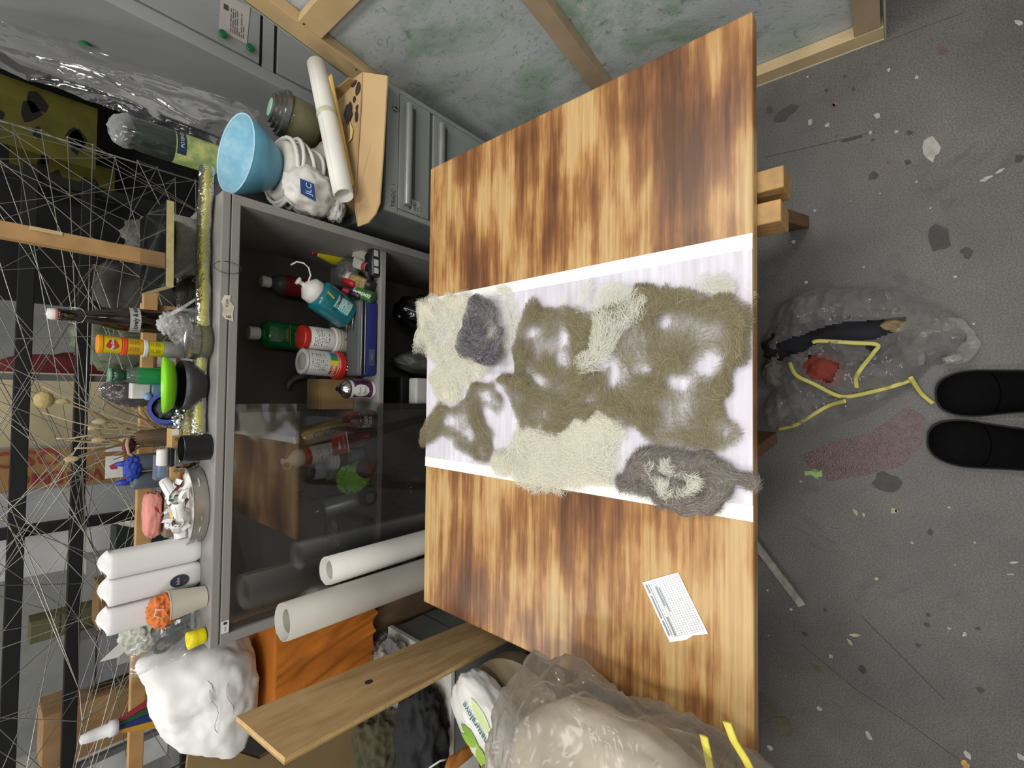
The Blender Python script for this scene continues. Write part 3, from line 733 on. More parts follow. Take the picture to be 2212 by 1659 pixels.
lk = obj('lock', xf(cyl(0.011, 0, 0.006, 20, 0.001), Matrix.Translation((0.335, -0.010, FZ-0.030)) @ Matrix.Rotation(-PI/2, 4, 'X')), M('#9a9a98', 0.25, 0.9), fc, 'auto')
obj('keyhole', box((0.333, -0.0112, FZ-0.035), (0.337, -0.0102, FZ-0.025)), INK, lk, False)
text('TRIGC', 0.021, INK, fc, (0.044, -0.0048, FZ-0.030), sx=0.95); text('\\', 0.02, M('#a8323a', 0.6), fc, (0.088, -0.0048, FZ-0.027))
# ================================================================== tall cupboard
TG = M('#a7aaa9', 0.45, var=0.05, vscale=3); TGS = M('#98999a', 0.5, var=0.08, vscale=3)
tcu = thing('tall_cupboard', 'tall pale grey metal cupboard behind the leaning canvas', 'cupboard', (1.235, 1.9, 0))
obj('body', box((0, 0.006, 0), (1.05, 0.60, 2.05), 0.003), TGS, tcu, False)
obj('front_stile', box((0, 0, 0.0), (0.045, 0.006, 2.05), 0.001), TG, tcu, False)
obj('middle_rail', box((0.046, 0.0, 0.824), (1.04, 0.005, 0.866), 0.001), TG, tcu, False)
BLK = M('#161615', 0.7)
for (z0, z1) in ((0.05, 0.812), (0.878, 2.03)):
    d = obj('door', box((0.052, -0.004, z0), (1.03, 0.004, z1), 0.002), TG, tcu, False)
obj('shadow_gap', box((0.046, 0.0055, 0.812), (1.04, 0.0062, 0.825)), BLK, tcu, False)
obj('shadow_gap', box((0.046, 0.0055, 0.866), (1.04, 0.0062, 0.878)), BLK, tcu, False)
# notice held by two green magnets
npx = [PY(*q, 1.893) for q in [(478,-14),(472,62),(533,96),(541,14)]]
no = thing('notice_paper', 'printed paper notice held by green magnets on the tall cupboard', 'paper', npx[1])
obj('sheet', prism([p-npx[1] for p in npx], (0, 0.0008, 0)), M('#cfc7bf', 0.7, var=0.05), no, False)
bars_print(no, M('#6f6a66', 0.7), 0.012, 0.105, -0.085, -0.035, 7, y=-0.001, seed=4)
obj('stamp_block', box((0.085, -0.0012, -0.030), (0.105, -0.0004, -0.014)), M('#57514e', 0.8), no, False)
GM = M('#0f7a45', 0.35, var=0.08)
for j, (mx_, my_) in enumerate([(481,74),(540,104)]):
    p = PY(mx_, my_, 1.884)
    tag(obj('magnet', xf(lathe([(0.0, 0), (0.014, 0), (0.014, 0.007), (0.012, 0.009), (0, 0.009)], 20), Matrix.Translation(p) @ Matrix.Rotation(PI/2, 4, 'X')), GM, None, 'auto'), ['round green magnet at the upper corner of the paper notice', 'round green magnet at the lower corner of the paper notice'][j], 'magnet')
p = PX(183, 97, 1.229)
tag(obj('magnet', xf(lathe([(0.0, 0), (0.018, 0), (0.018, 0.009), (0.015, 0.011), (0, 0.011)], 20), Matrix.Translation(p) @ Matrix.Rotation(-PI/2, 4, 'Y')), GM, None, 'auto'), 'round green magnet on the cupboard side above the plastic sheet', 'magnet')

# ================================================================== stretched canvas leaning at the right, seen from behind
def canvas_mat():
    m, t, b = nm('green_stained_canvas')
    tc = N(t, 'ShaderNodeTexCoord'); mp = N(t, 'ShaderNodeMapping'); mp.inputs['Scale'].default_value = (1, 1.0, 1.5); mp.inputs['Rotation'].default_value = (0.5, 0, 0); link(t, tc.outputs['Object'], mp.inputs[0])
    n = N(t, 'ShaderNodeTexNoise', Scale=2.6, Detail=4.0, Roughness=0.66, Distortion=0.7); link(t, mp.outputs[0], n.inputs['Vector'])
    r = ramp(t, n.outputs[0], [(0.30, '#6f9070'), (0.41, '#98a89a'), (0.51, '#b6bbba'), (0.72, '#c0c2c7')])
    n2 = N(t, 'ShaderNodeTexNoise', Scale=26.0, Detail=4.0, Roughness=0.7, Distortion=1.5); link(t, mp.outputs[0], n2.inputs['Vector'])
    r2 = ramp(t, n2.outputs[0], [(0.30, '#6e8f76'), (0.44, '#ffffff')])
    mu = N(t, 'ShaderNodeMixRGB', blend_type='MULTIPLY'); mu.inputs[0].default_value = 0.6; link(t, r.outputs[0], mu.inputs[1]); link(t, r2.outputs[0], mu.inputs[2])
    link(t, mu.outputs[0], b.inputs['Base Color']); b.inputs['Roughness'].default_value = 0.9
    w2 = N(t, 'ShaderNodeTexNoise', Scale=220.0); link(t, tc.outputs['Object'], w2.inputs['Vector'])
    bp = N(t, 'ShaderNodeBump', Strength=0.25, Distance=0.003); link(t, w2.outputs[0], bp.inputs['Height']); link(t, bp.outputs[0], b.inputs['Normal'])
    return m
PINE = M('#c2a679', 0.6, var=0.10, vscale=5, stretch=(2, 2, 2))
PINE2 = M('#a58f74', 0.65, var=0.14, vscale=8)
lean = 0.14
cv = thing('stretched_canvas', 'green-stained canvas on pale wooden stretcher bars leaning right of the table, back side out', 'canvas', (0.966, 0, 0), (0, lean, -0.020))
CH = 1.75
def cbar(nm_, y0, y1, z0, z1, m_, x1=0.036): return obj(nm_, box((0.0, y0, z0), (x1, y1, z1), 0.002), m_, cv, False)
cbar('stretcher_bar', 0.036, 0.092, 0.046, CH, PINE2); cbar('stretcher_bar', 0.722, 0.777, 0.046, CH-0.056, PINE2)
cbar('stretcher_bar', 1.388, 1.455, 0.046, CH, PINE)
cbar('stretcher_bar', 0.030, 1.460, 0.004, 0.045, M('#bfa981', 0.6, var=0.1)); cbar('stretcher_bar', 0.093, 1.387, CH-0.056, CH, PINE)
cbar('cross_bar', 0.778, 1.387, 0.890, 0.965, PINE, 0.030)
cvb = grid(3, 3, lambda u, v: Vector((0.0385, 0.028+1.436*u, 0.003+(CH-0.003)*v)))
thick(obj('canvas_cloth', cvb, canvas_mat(), cv, False), 0.0015)
for (y0, y1, z0, z1) in ((0.026, 0.0295, 0.0, CH), (1.4605, 1.464, 0.0, CH)):
    obj('folded_edge', box((0.0, y0, z0), (0.039, y1, z1)), M('#9aa38f', 0.85, var=0.15), cv, False)
obj('folded_edge', box((-0.001, 0.03, 0.0), (0.039, 1.460, 0.0035)), M('#d2c7a4', 0.8), cv, False)
for (y_, z_) in ((1.378, 0.95), (1.398, 0.76)):
    obj('nail', xf(cyl(0.003, 0, 0.0015, 8), Matrix.Translation((-0.001, y_, z_)) @ Matrix.Rotation(-PI/2, 4, 'Y')), M('#4a4640', 0.4, 0.8), cv)

# ================================================================== pile on the filing cabinet
CARD = M('#b89a70', 0.75, var=0.06, vscale=5); CARD2 = M('#a08257', 0.8, var=0.08)
BX = [PZ(785, 157, 0.80), PZ(768, 435, 0.80)]
cb = thing('cardboard_box', 'open brown cardboard box with hanging flap and black ink marks', 'box', (0.615, 1.300, FZ+0.001))
bw, bd, bh = 0.375, 0.33, 0.055
obj('bottom', box((0, 0, 0), (bw, bd, 0.004)), CARD2, cb, False)
obj('back_wall', box((0, bd-0.004, 0.004), (bw, bd, bh)), CARD2, cb, False)
obj('front_wall', box((0, 0, 0.004), (bw, 0.004, bh)), CARD, cb, False)
for s in (0, bw-0.004): obj('side_wall', box((s, 0.0045, 0.004), (s+0.004, bd-0.0045, bh+0.03)), CARD2, cb, False)
b0 = Vector(cb.location)
fpx = [((785,157),.803),((839,165),.772),((830,330),.770),((822,440),.770),((813,463),.771),((797,482),.776),((775,490),.785),((769,455),.797),((768,432),.803)]
flp = [PZ(q[0], q[1], z)-b0 for q, z in fpx]
obj('front_flap', prism(flp, (0, 0, 0.004)), M('#bfa074', 0.7, var=0.05, vscale=4), cb, False)
ipx = [((785,157),.805),((768,432),.805),((764,395),.80),((735,300),.792),((722,230),.79),((723,202),.79)]
ip = obj('inner_flap', prism([PZ(q[0], q[1], z)-b0 for q, z in ipx], (0, 0, 0.004)), CARD, cb, False)
for i, (cxp, cyp, rx, ry, an) in enumerate([(773,192,8,14,0), (752,243,13,22,.2), (770,250,5,15,0), (765,214,4,7,0), (771,232,4,6,0), (764,180,9,6,0)]):
    p = PZ(cxp, cyp, 0.8085)-b0; k = mpp(PZ(cxp, cyp, 0.8))
    rnd = random.Random(i); n_ = 12
    poly = [(p.x+ry*k*math.cos(2*PI*j/n_)*rnd.uniform(.75, 1.15), p.y+rx*k*1.35*math.sin(2*PI*j/n_)*rnd.uniform(.75, 1.15), p.z-0.006+0.006) for j in range(n_)]
    obj('ink_blot', prism(poly, (0, 0, 0.0006)), M('#2e2b2c', 0.5), ip, False)
yl = [PZ(*q, 0.809)-b0 for q in [(755,262),(763,280),(760,300),(750,310),(756,296),(757,280)]]
obj('yellow_stroke', prism(yl, (0, 0, 0.0005)), M('#d9bd66', 0.6), ip, False)
# thin yellow envelope and rolled paper leaning in the box
env = [PY(712,165,1.37), PY(717,160,1.37), PY(765,395,1.29), PY(762,403,1.29), PY(752,380,1.29)]
ev = thing('yellow_folder', 'yellow paper folder tucked behind the rolled white paper', 'folder', env[3])
obj('sheet', prism([p-env[3] for p in env], (0.0, 0.004, 0.002)), M('#d8b765', 0.65), ev, False)
ra, rb = PY(684, 140, 1.42), PY(742, 422, 1.26)
ax = (rb-ra); Lr = ax.length; rr = 21*mpp((ra+rb)/2)
pr_ = thing('paper_roll', 'white rolled paper held by a rubber band resting in the cardboard box', 'paper roll', ra)
qd = ax.to_track_quat('Z', 'Y').to_matrix().to_4x4()
def roll_mesh(L, r, turns=2.2, dr=0.10, seg=30):
    n = int(seg*turns)
    def f(u, v):
        a = 2*PI*turns*u; k = r*(1-dr*(1-u)*turns*0.5)
        return Vector((k*math.cos(a), k*math.sin(a), L*v + 0.004*math.sin(a*0.5)*v))
    return grid(n, 5, f)
PAPW = M('#eceae2', 0.6, var=0.02)
thick(obj('rolled_sheet', xf(roll_mesh(Lr, rr), qd), PAPW, pr_), 0.0006)
obj('rubber_band', xf(lathe([(rr*1.01, Lr*0.39), (rr*1.03, Lr*0.395), (rr*1.03, Lr*0.425), (rr*1.01, Lr*0.43)], 24, cap=False), qd), M('#cfcdb0', 0.5), pr_)
# support box hidden at the back, then bottle pack
sb = tag(obj('storage_box', box((0.66, 1.66, FZ+0.001), (0.87, 1.80, 1.045), 0.004), M('#3a3c3b', 0.7), None, False), 'dark grey storage box behind the blue bowl', 'box')
bt, bb = PY(262, 262, 1.74), PY(470, 338, 1.70)
wb = thing('water_bottle', 'dark plastic bottle turned upside down with a green leafy label', 'bottle', (0.775, 1.735, 1.046), (0.0, -0.03, 0.3))
rB = 0.047; HB = bt.z-1.046+0.012
obj('bottle_body', lathe([(0.0, 0.0), (rB*.9, 0.0), (rB, .01), (rB, HB*.62), (rB*.97, HB*.8), (rB*.8, HB*.96), (rB*.5, HB), (0, HB*.985)], 24), M('#2c3330', 0.15, var=0.3, vscale=20, coat=0.6), wb)
obj('crumpled_base', xf(blob((rB*.98, rB*.98, 0.036), 0.25, 3.0, 5, 3, True), Matrix.Translation((0, 0, HB-0.02))), film('#e8e8e8', 0.5, 0.1, gloss=0.9), wb)
lb = obj('leaf_label', lathe([(rB*1.02, HB*.06), (rB*1.02, HB*.50)], 24, cap=False), M('#c7cf7c', 0.4, h2='#7f9c6a', vscale=28), wb)
text_round('POTENZA', 0.013, M('#dfe8f0', 0.5), lb, rB*1.05, HB*.44, FRONT)
obj('label_stripe', band(rB*1.03, HB*.40, HB*.49, -2.6, -0.6), M('#26364a', 0.5), lb)
# blue bowl on a coil of white cable on a bundle in a bag
bp_ = PY(505, 335, 1.50); rBo = 85*mpp(bp_)
z0b = bp_.z-0.115
bo = thing('blue_bowl', 'light blue plastic bowl with scratched inside on the coil of white cable', 'bowl', (bp_.x, 1.50, z0b), (0.10, 0, 0))
obj('bowl_body', lathe([(0, 0.004), (rBo*.52, 0.004), (rBo*.62, .018), (rBo*.84, .06), (rBo, .115), (rBo*.985, .117), (rBo*.96, .113), (rBo*.8, .06), (rBo*.58, .022), (0, .012)], 40), M('#5f9fba', 0.35, var=0.1, vscale=14), bo)
obj('inner_face', lathe([(rBo*.965, .1145), (rBo*.955, .112), (rBo*.79, .06), (rBo*.57, .0235), (0, .0135)], 40, cap=False), M('#a9d3e3', 0.45, h2='#84bcd4', vscale=30), bo)
obj('rim', lathe([(rBo*.962, .1150), (rBo*.985, .1185), (rBo*1.006, .1150)], 40, cap=False), M('#a5d0e0', 0.4), bo)
cc = thing('cable_coil', 'coil of white cable and tape under the blue bowl', 'cable', (bp_.x, 1.49, z0b-0.115))
WPL = M('#dedcd6', 0.45, var=0.05)
obj('reel', lathe([(0.085, 0.0), (0.092, 0.01), (0.092, 0.10), (0.085, 0.112), (0.03, 0.112), (0.03, 0.0)], 30), M('#d7d3c9', 0.5, var=0.1, vscale=20), cc)
for k in range(5):
    rl = 0.098+0.006*(k % 2); zz = 0.014+0.02*k
    obj('cable_loop', tube([(rl*math.cos(a)+0.006*math.sin(3*a+k), rl*math.sin(a), zz+0.012*math.sin(a+k*1.7)+0.006) for a in [2*PI*i/28 for i in range(28)]], 0.0062, 8, closed=True), WPL, cc)
obj('red_thread', tube([(0.0935*math.cos(a), 0.0935*math.sin(a), 0.070+0.004*math.sin(2*a)) for a in [2*PI*i/30 for i in range(30)]], 0.0014, 5, closed=True), M('#a8443c', 0.6), cc)
zc_ = z0b-0.116
bag = thing('plastic_bag', 'greyish plastic bag bundle under the white cable coil', 'bag', (bp_.x+0.01, 1.50, (zc_+0.80)/2))
obj('bundle', blob((0.125, 0.12, (zc_-0.80)/2), 0.12, 3.2, 3, 4, sq=2.8), M('#a8a49a', 0.45, var=0.12, vscale=14, bump=0.5, bscale=22), bag)
p = PY(652, 440, 1.40)
sbg = thing('shopping_bag', 'white crumpled shopping bag with blue print beside the cardboard box', 'bag', (0.628, 1.392, 0.900))
obj('bag_body', blob((0.070, 0.050, 0.080), 0.20, 2.6, 9, 4, True), M('#dcdad3', 0.4, var=0.06, bump=0.4, bscale=30), sbg)
pm = obj('print_patch', prism([(-0.052,-0.062,0.012),(-0.005,-0.069,0.022),(-0.002,-0.066,0.062),(-0.042,-0.060,0.056)], (0, 0.003, 0)), M('#2a4a86', 0.5), sbg, False)
text('JLC', 0.024, M('#e8e8e8', 0.5), pm, (-0.026, -0.070, 0.038))
p = PY(700, 455, 1.37)
tag(obj('folded_rag', xf(blob((0.055, 0.035, 0.030), 0.25, 2.8, 4, 4, True), Matrix.Translation((0.612, 1.392, 0.820))), M('#d6d4cf', 0.7, var=0.05), None), 'white folded rag tucked beside the shelf cabinet', 'rag')
# glass jar with stacked metal lid
jb = PY(690, 285, 1.52); jt = PY(600, 230, 1.52)
jr = 50*mpp(jt)
jz = 0.7435+0.062
jar = thing('storage_jar', 'glass jar with stepped metal lid and pale green disc beside the rolled paper', 'jar', (jt.x+0.005, 1.56, jz), (-0.10, 0.10, 0))
jh = jt.z-jz+0.005
obj('jar_glass', lathe([(0, 0), (jr*.82, 0), (jr*.9, .01), (jr*.92, jh*.62), (jr*.8, jh*.70)], 28, cap=False), glass('#c9c39a', 0.02, 0.25, 1.4), jar)
obj('jar_contents', lathe([(0, .006), (jr*.78, .006), (jr*.84, .02), (jr*.84, jh*.45), (0, jh*.5)], 20), M('#6a5a35', 0.6, var=0.4, vscale=60), jar)
MET = M('#8f9090', 0.25, 0.9, var=0.08)
ld_ = obj('lid', lathe([(jr*.8, jh*.66), (jr, jh*.68), (jr, jh*.78), (jr*.9, jh*.80), (jr*.9, jh*.86), (jr*.78, jh*.87), (jr*.78, jh*.93), (jr*.62, jh*.94), (jr*.62, jh*.99), (0, jh*.99)], 30), MET, jar, 'auto')
obj('lid_disc', lathe([(0, jh*.992), (jr*.40, jh*.992), (jr*.38, jh*1.01), (0, jh*1.01)], 24), M('#a9d6bf', 0.4), ld_)
# clear plastic sheet draped along the cupboard side
A_ = [((-60,18),2.25),((60,60),2.15),((190,100),2.05),((330,150),1.95),((500,215),1.86),((560,240),1.84)]
B_ = [((-60,120),2.25),((60,172),2.10),((180,212),1.98),((290,255),1.90),((400,310),1.84),((500,370),1.80)]
def interp(L, u):
    k = u*(len(L)-1); i = min(int(k), len(L)-2); f = k-i
    a = PY(*L[i][0], L[i][1]); b_ = PY(*L[i+1][0], L[i+1][1]); return a.lerp(b_, f)
def sheetf(u, v):
    a = interp(A_, u); b_ = interp(B_, u); p = a.lerp(b_, v)
    n = noise.ridged_multi_fractal(Vector((u*5, v*4, 1.3)), 1.0, 2.0, 4, 1.0, 2.0)-1.0
    return p + Vector((-0.018, -0.022, 0.0))*n + Vector((0, -0.03*math.sin(v*PI), 0))
ps = tag(obj('plastic_sheet', grid(70, 34, sheetf), film('#aeb0b8', 0.20, 0.10, scale=5.0, gloss=0.55), None), 'crumpled clear plastic sheet hanging along the tall cupboard side', 'plastic sheet')
# ================================================================== things on the cabinet shelf
def bottle_prof(r, h, neck=0.35, nh=0.25, sh=0.12, bev=0.004):
    rn = r*neck; zs = h*(1-nh-sh)
    return [(0, 0), (r-bev, 0), (r, bev), (r, zs)] + [(rn+(r-rn)*math.cos(PI/2*k/5), zs+h*sh*math.sin(PI/2*k/5)) for k in range(1, 6)] + [(rn, h), (0, h)]
def upright(x, y, Y, z=SH): return Vector((PY(x, y, Y).x, Y, z+0.0005))
WHT = M('#dfddd8', 0.45, var=0.04); OFFW = M('#c9c6bf', 0.5, var=0.08)
REDP = M('#c02a20', 0.35, var=0.08); BLKP = M('#1b1b1c', 0.4, var=0.15); SILV = M('#a9a9a7', 0.22, 0.95, var=0.06)
GOLDT = M('#c9a84c', 0.4, 0.3); PRINT = M('#6d6d70', 0.7)
# green shampoo-like bottle
t_ = thing('green_bottle', 'tall green bottle with gold print and white cap at the back of the shelf', 'bottle', upright(600, 725, 1.66))
h = 0.94-SH; r = 0.046
obj('bottle_body', lathe(bottle_prof(r, h, 0.4, 0.02, 0.06), 28, sq=3.0), M('#0f6b39', 0.2, var=0.2, vscale=10, coat=0.4), t_)
cp = obj('cap', lathe([(0, h), (.021, h), (.022, h+.003), (.022, h+.032), (.020, h+.034), (0, h+.034)], 24), WHT, t_, 'auto')
fr = obj('label_print', grid(2, 2, lambda u, v: Vector((-0.030+0.06*u, -r*0.99-0.0015, 0.165+0.015*v))), GOLDT, t_, False)
for i, (pts) in enumerate([[(-.028,.09),(-.030,.15),(.0,.162),(.030,.15),(.028,.09),(-.028,.09)], [(-.036,.235),(.036,.235)], [(-.036,.195),(-.02,.205),(.02,.205),(.036,.195)]]):
    obj('gold_line', tube([(x, -r*0.99-0.001, z-0.02) for x, z in pts], 0.0011, 5), GOLDT, t_)
obj('white_figure', prism([(x, -r*0.99-0.0015, z-0.025) for x, z in [(-.015,.1),(.016,.1),(.018,.118),(.009,.128),(.012,.14),(.004,.152),(-.004,.146),(-.012,.136),(-.016,.12)]], (0, .001, 0)), WHT, t_, False)
text('GREEN', 0.014, GOLDT, t_, (0, -r*0.99-0.0015, 0.225))
# dark red bottle at the back
t_ = thing('red_bottle', 'dark red and grey bottle with white cap in the shadow at the back', 'bottle', upright(625, 618, 1.68))
h = 0.90-SH
obj('bottle_body', lathe(bottle_prof(0.036, h, 0.5, 0.03, 0.1), 24), M('#4a4a50', 0.4), t_); obj('red_band', lathe([(0.0365, h*.55), (0.0365, h*.85)], 24, cap=False), M('#8c1f26', 0.4), t_)
obj('cap', cyl(0.019, h, h+0.03, 20, 0.002), WHT, t_, 'auto')
# two stacked jars
base = upright(735, 737, 1.53)
def jar_(name, label, loc, r, h, m_, lid, lh, rot=0):
    t = thing(name, label, 'jar', loc, rot)
    obj('jar_body', lathe([(0, 0), (r*.95, 0), (r, .004), (r, h-lh-.006), (r*.9, h-lh)], 28), m_, t, 'auto')
    obj('lid', lathe([(r*.9, h-lh), (r*1.02, h-lh+.001), (r*1.02, h-.003), (r*.96, h), (0, h)], 28), lid, t, 'auto')
    return t
t_ = jar_('paint_pot', 'whitish stained paint pot under the white jar with red lid', base, 0.045, 0.112, M('#a39d93', 0.5, var=0.2, vscale=14), OFFW, 0.018)
obj('drip', prism([(-.012,-.0462,.03),(.01,-.0462,.028),(.014,-.0455,.07),(.0,-.0462,.086),(-.006,-.0462,.06)], (0, .001, 0)), M('#8a5a3c', 0.6), t_, False)
t_ = jar_('white_jar', 'white jar with red lid stacked on the stained paint pot', base+Vector((0, 0, 0.1135)), 0.040, 0.106, WHT, REDP, 0.020)
bars_print(t_, PRINT, -.032, .032, .02, .075, 9, r=0.0405, seed=3)
# brown jar with red lid, tin on top
base = upright(738, 790, 1.52)
t_ = jar_('brown_jar', 'brown glass jar with red lid under the upturned tin', base, 0.048, 0.105, M('#3a1f17', 0.12, var=0.2, coat=0.5), REDP, 0.024)
t_ = thing('paint_tin', 'upturned silver paint tin with striped label on the brown jar', 'tin', base+Vector((0.002, -0.002, 0.1065)), (0.03, 0.04, 0))
r, h = 0.043, 0.112
obj('tin_body', lathe([(0, 0), (r*.97, 0), (r, .003), (r, h-.004), (r*.985, h)], 30), M('#d5d4d2', 0.4, var=0.04), t_, 'auto')
obj('tin_rim', lathe([(r*1.0, h-.006), (r*1.035, h-.004), (r*1.035, h+.001), (r*.95, h+.002), (r*.9, h-.003), (r*.45, h+.004), (0, h+.005)], 30), M('#c3c2bd', .4, .35, var=.05), t_)
for k, hh in enumerate(['#b82a22', '#d8622a', '#d8c23a', '#3f8a3f', '#35609a']):
    obj('label_stripe', band(r*1.012, .006, .032, -2.6+.42*k, -2.6+.42*(k+1), 6), M(hh, 0.45), t_)
text_round('COLOR', 0.015, WHT, t_, r*1.03, .019, FRONT-0.75, bold=0.0004)
bars_print(t_, PRINT, -.03, .03, .042, .10, 8, r=r*1.006, seed=6)
# blue zip case
p0, p1 = PY(765, 812, 1.44).x, PY(765, 648, 1.44).x
t_ = thing('zip_case', 'long blue and grey zip case lying along the shelf front', 'case', ((p0+p1)/2, 1.447, SH+.0005))
L2 = (p1-p0)/2
obj('case_body', box((-L2, -0.040, 0), (L2, 0.046, 0.052), 0.014, 4), M('#1f2a6e', 0.6, var=0.12, bump=0.2, bscale=200), t_)
obj('case_cover', box((-L2, -0.040, 0.054), (L2, 0.046, 0.076), 0.011, 4), M('#4d4f50', 0.6, var=0.1), t_)
for z in (0.0525, 0.066): obj('zip', tube([(L2*.93*s, y, z) for s, y in [(-1, -.041), (-.5, -.0415), (0, -.0415), (.5, -.0415), (1, -.041)]], 0.0022, 6), M('#9a9b9a', 0.35, 0.5), t_)
lb = obj('badge', box((-L2*.72, -0.0415, 0.014), (-L2*.28, -0.0402, 0.036), 0.0005), M('#4b5170', 0.5), t_, False)
text('· IVIC', 0.012, M('#8f95b0', 0.5), lb, (-L2*.5, -0.0420, 0.025))
# steel bracket lying on the case
t_ = thing('steel_bracket', 'bent bright steel bracket lying on the zip case', 'bracket', (PY(752, 690, 1.45).x, 1.46, SH+0.0775))
obj('rod', tube([(-.035, -.02, .004), (.045, -.024, .004)], 0.0035, 8), SILV, t_); obj('rod', tube([(-.04, .02, .004), (.048, .012, .004)], 0.003, 8), SILV, t_)
obj('plate', box((-.03, -.016, 0.0005), (.02, .02, .002), .0005), M('#7b7972', 0.35, 0.7), t_, False)
# white squeeze bottle lying behind
t_ = thing('squeeze_bottle', 'plain white squeeze bottle lying between the stacked jars and the teal bottle', 'bottle', (PY(705, 690, 1.56).x, 1.58, SH+.034), (PI/2, 0, 0.9))
obj('bottle_body', lathe(bottle_prof(0.033, 0.15, 0.4, 0.05, 0.2), 24), OFFW, t_)
obj('cap', cyl(0.015, 0.15, 0.175, 16, .002), OFFW, t_, 'auto')
# teal bottle leaning, with spout cap and hose
pb, pt = PY(740, 682, 1.47), PY(650, 620, 1.47)
d = (pt-pb).normalized(); tilt = math.atan2(d.x, d.z)
t_ = thing('teal_bottle', 'teal bottle with white spout cap leaning over the zip case', 'bottle', (pb.x+.005, 1.475, SH+.080), (0, tilt, 0))
h = (pt-pb).length*0.78; r = 0.052
obj('bottle_body', lathe(bottle_prof(r, h, 0.72, 0.0, 0.12), 28, sq=2.6), M('#17717c', 0.25, var=0.12, coat=0.4), t_)
cp = obj('spout_cap', lathe([(0, h), (.040, h), (.042, h+.004), (.040, h+.028), (.016, h+.046), (.007, h+.05), (.007, h+.062), (.013, h+.066), (.013, h+.072), (0, h+.074)], 26), WHT, t_)
obj('hose', tube([(.012, -.01, h+.044), (.032, -.02, h+.05), (.050, -.02, h+.066), (.055, -.015, h+.086), (.046, -.01, h+.104), (.028, -.005, h+.112)], 0.0028, 7), WHT, cp)
lb = obj('label', grid(14, 2, lambda u, v: Vector((r*1.04*math.cos(-2.35+1.55*u)*0.98, r*1.04*math.sin(-2.35+1.55*u)*1.02, .022+.056*v))), M('#b9d3d3', 0.5, h2='#7fb7b8', vscale=30), t_)
text_round('ECOMAMBO', 0.0135, INK, lb, r*1.075, .068, FRONT, bold=0.0003); bars_print(lb, M('#4d8f90', 0.6), -.03, .03, .028, .058, 4, r=r*1.065, seed=9)
obj('yellow_mark', prism([(-.004,-r*1.05,.088),(.003,-r*1.05,.088),(.010,-r*1.02,.116),(.002,-r*1.02,.118)], (0, .001, 0)), M('#b9a34a', 0.6), t_, False)
# green spray tin lying on the zip case end
def lying(name, label, cat, x0, y0, x1, y1, Y0, Y1, z0=None, z1=None):
    a = PY(x0, y0, Y0); b_ = PY(x1, y1, Y1)
    if z0 is not None: a.z = z0
    if z1 is not None: b_.z = z1
    q = (b_-a).to_track_quat('Z', 'Y')
    t = thing(name, label, cat, a); t.rotation_mode = 'QUATERNION'; t.rotation_quaternion = q
    return t, (b_-a).length
def rollang(t, want=Vector((0, -0.75, 0.66))):
    """angle on a lying cylinder that looks at the viewer"""
    w_ = t.rotation_quaternion.inverted() @ want; return math.atan2(w_.y, w_.x)
t_, L = lying('green_can', 'green printed can with blue-black cap lying beside the teal bottle', 'can', 824, 648, 762, 630, 1.405, 1.47, SH+.024, SH+.066)
obj('can_body', lathe([(0, 0), (.021, 0), (.023, .003), (.023, L*.8), (.018, L*.86), (0, L*.86)], 24), M('#4d7a3c', 0.3, var=0.15, h2='#2f5f34'), t_); obj('cap', cyl(.017, L*.86, L*1.05, 20, .002), M('#1d2536', 0.3), t_, 'auto')
obj('collar', lathe([(.019, L*.80), (.0235, L*.80), (.0235, L*.86), (.018, L*.87)], 24), M('#8b98b5', 0.4), t_)
text_round('COVZEDU', 0.014, WHT, t_, .0236, L*.40, rollang(t_), PI/2, bold=0.0005)
# clear tube of wood chips with dark end cap
t_, L = lying('chip_tube', 'clear tube of yellowish chips with black end cap beside the black gadget', 'tube', 818, 622, 716, 592, 1.425, 1.50, SH+.0255, SH+.075)
obj('tube_wall', lathe([(.0225, 0), (.0225, L)], 24, cap=False), glass('#efe9cf', 0.05, 0.12), t_)
obj('chips', blob((.0205, .0205, L*.40), 0.10, 9.0, 4, 4, sq=4), M('#b59a55', 0.7, h2='#6d5b2f', vscale=55), t_, loc=(0, 0, L*.46)); obj('end_cap', cyl(.024, -0.012, .010, 20, .002), BLKP, t_, 'auto')
obj('barcode_label', lathe([(.0232, L*.78), (.0232, L*.93)], 20, cap=False), M('#b9b8b0', 0.6), t_)
# red marker
t_, L = lying('red_marker', 'fat red marker pen lying on the chip tube', 'marker', 748, 612, 712, 598, 1.455, 1.50, SH+.066, SH+.092)
obj('barrel', lathe([(0, 0), (.011, 0), (.0125, .004), (.0125, L*.7), (.006, L*.96), (0, L)], 18), M('#a81f26', 0.3), t_)
t_, L = lying('dark_marker', 'dark marker with red band leaning against the teal bottle', 'marker', 775, 640, 722, 622, 1.43, 1.49, SH+.058, SH+.10)
obj('barrel', lathe([(0, 0), (.010, 0), (.011, .003), (.011, L), (0, L)], 16), M('#241a1e', 0.35), t_); obj('band', lathe([(.0114, L*.55), (.0114, L*.85)], 16, cap=False), M('#a02a35', 0.4), t_)
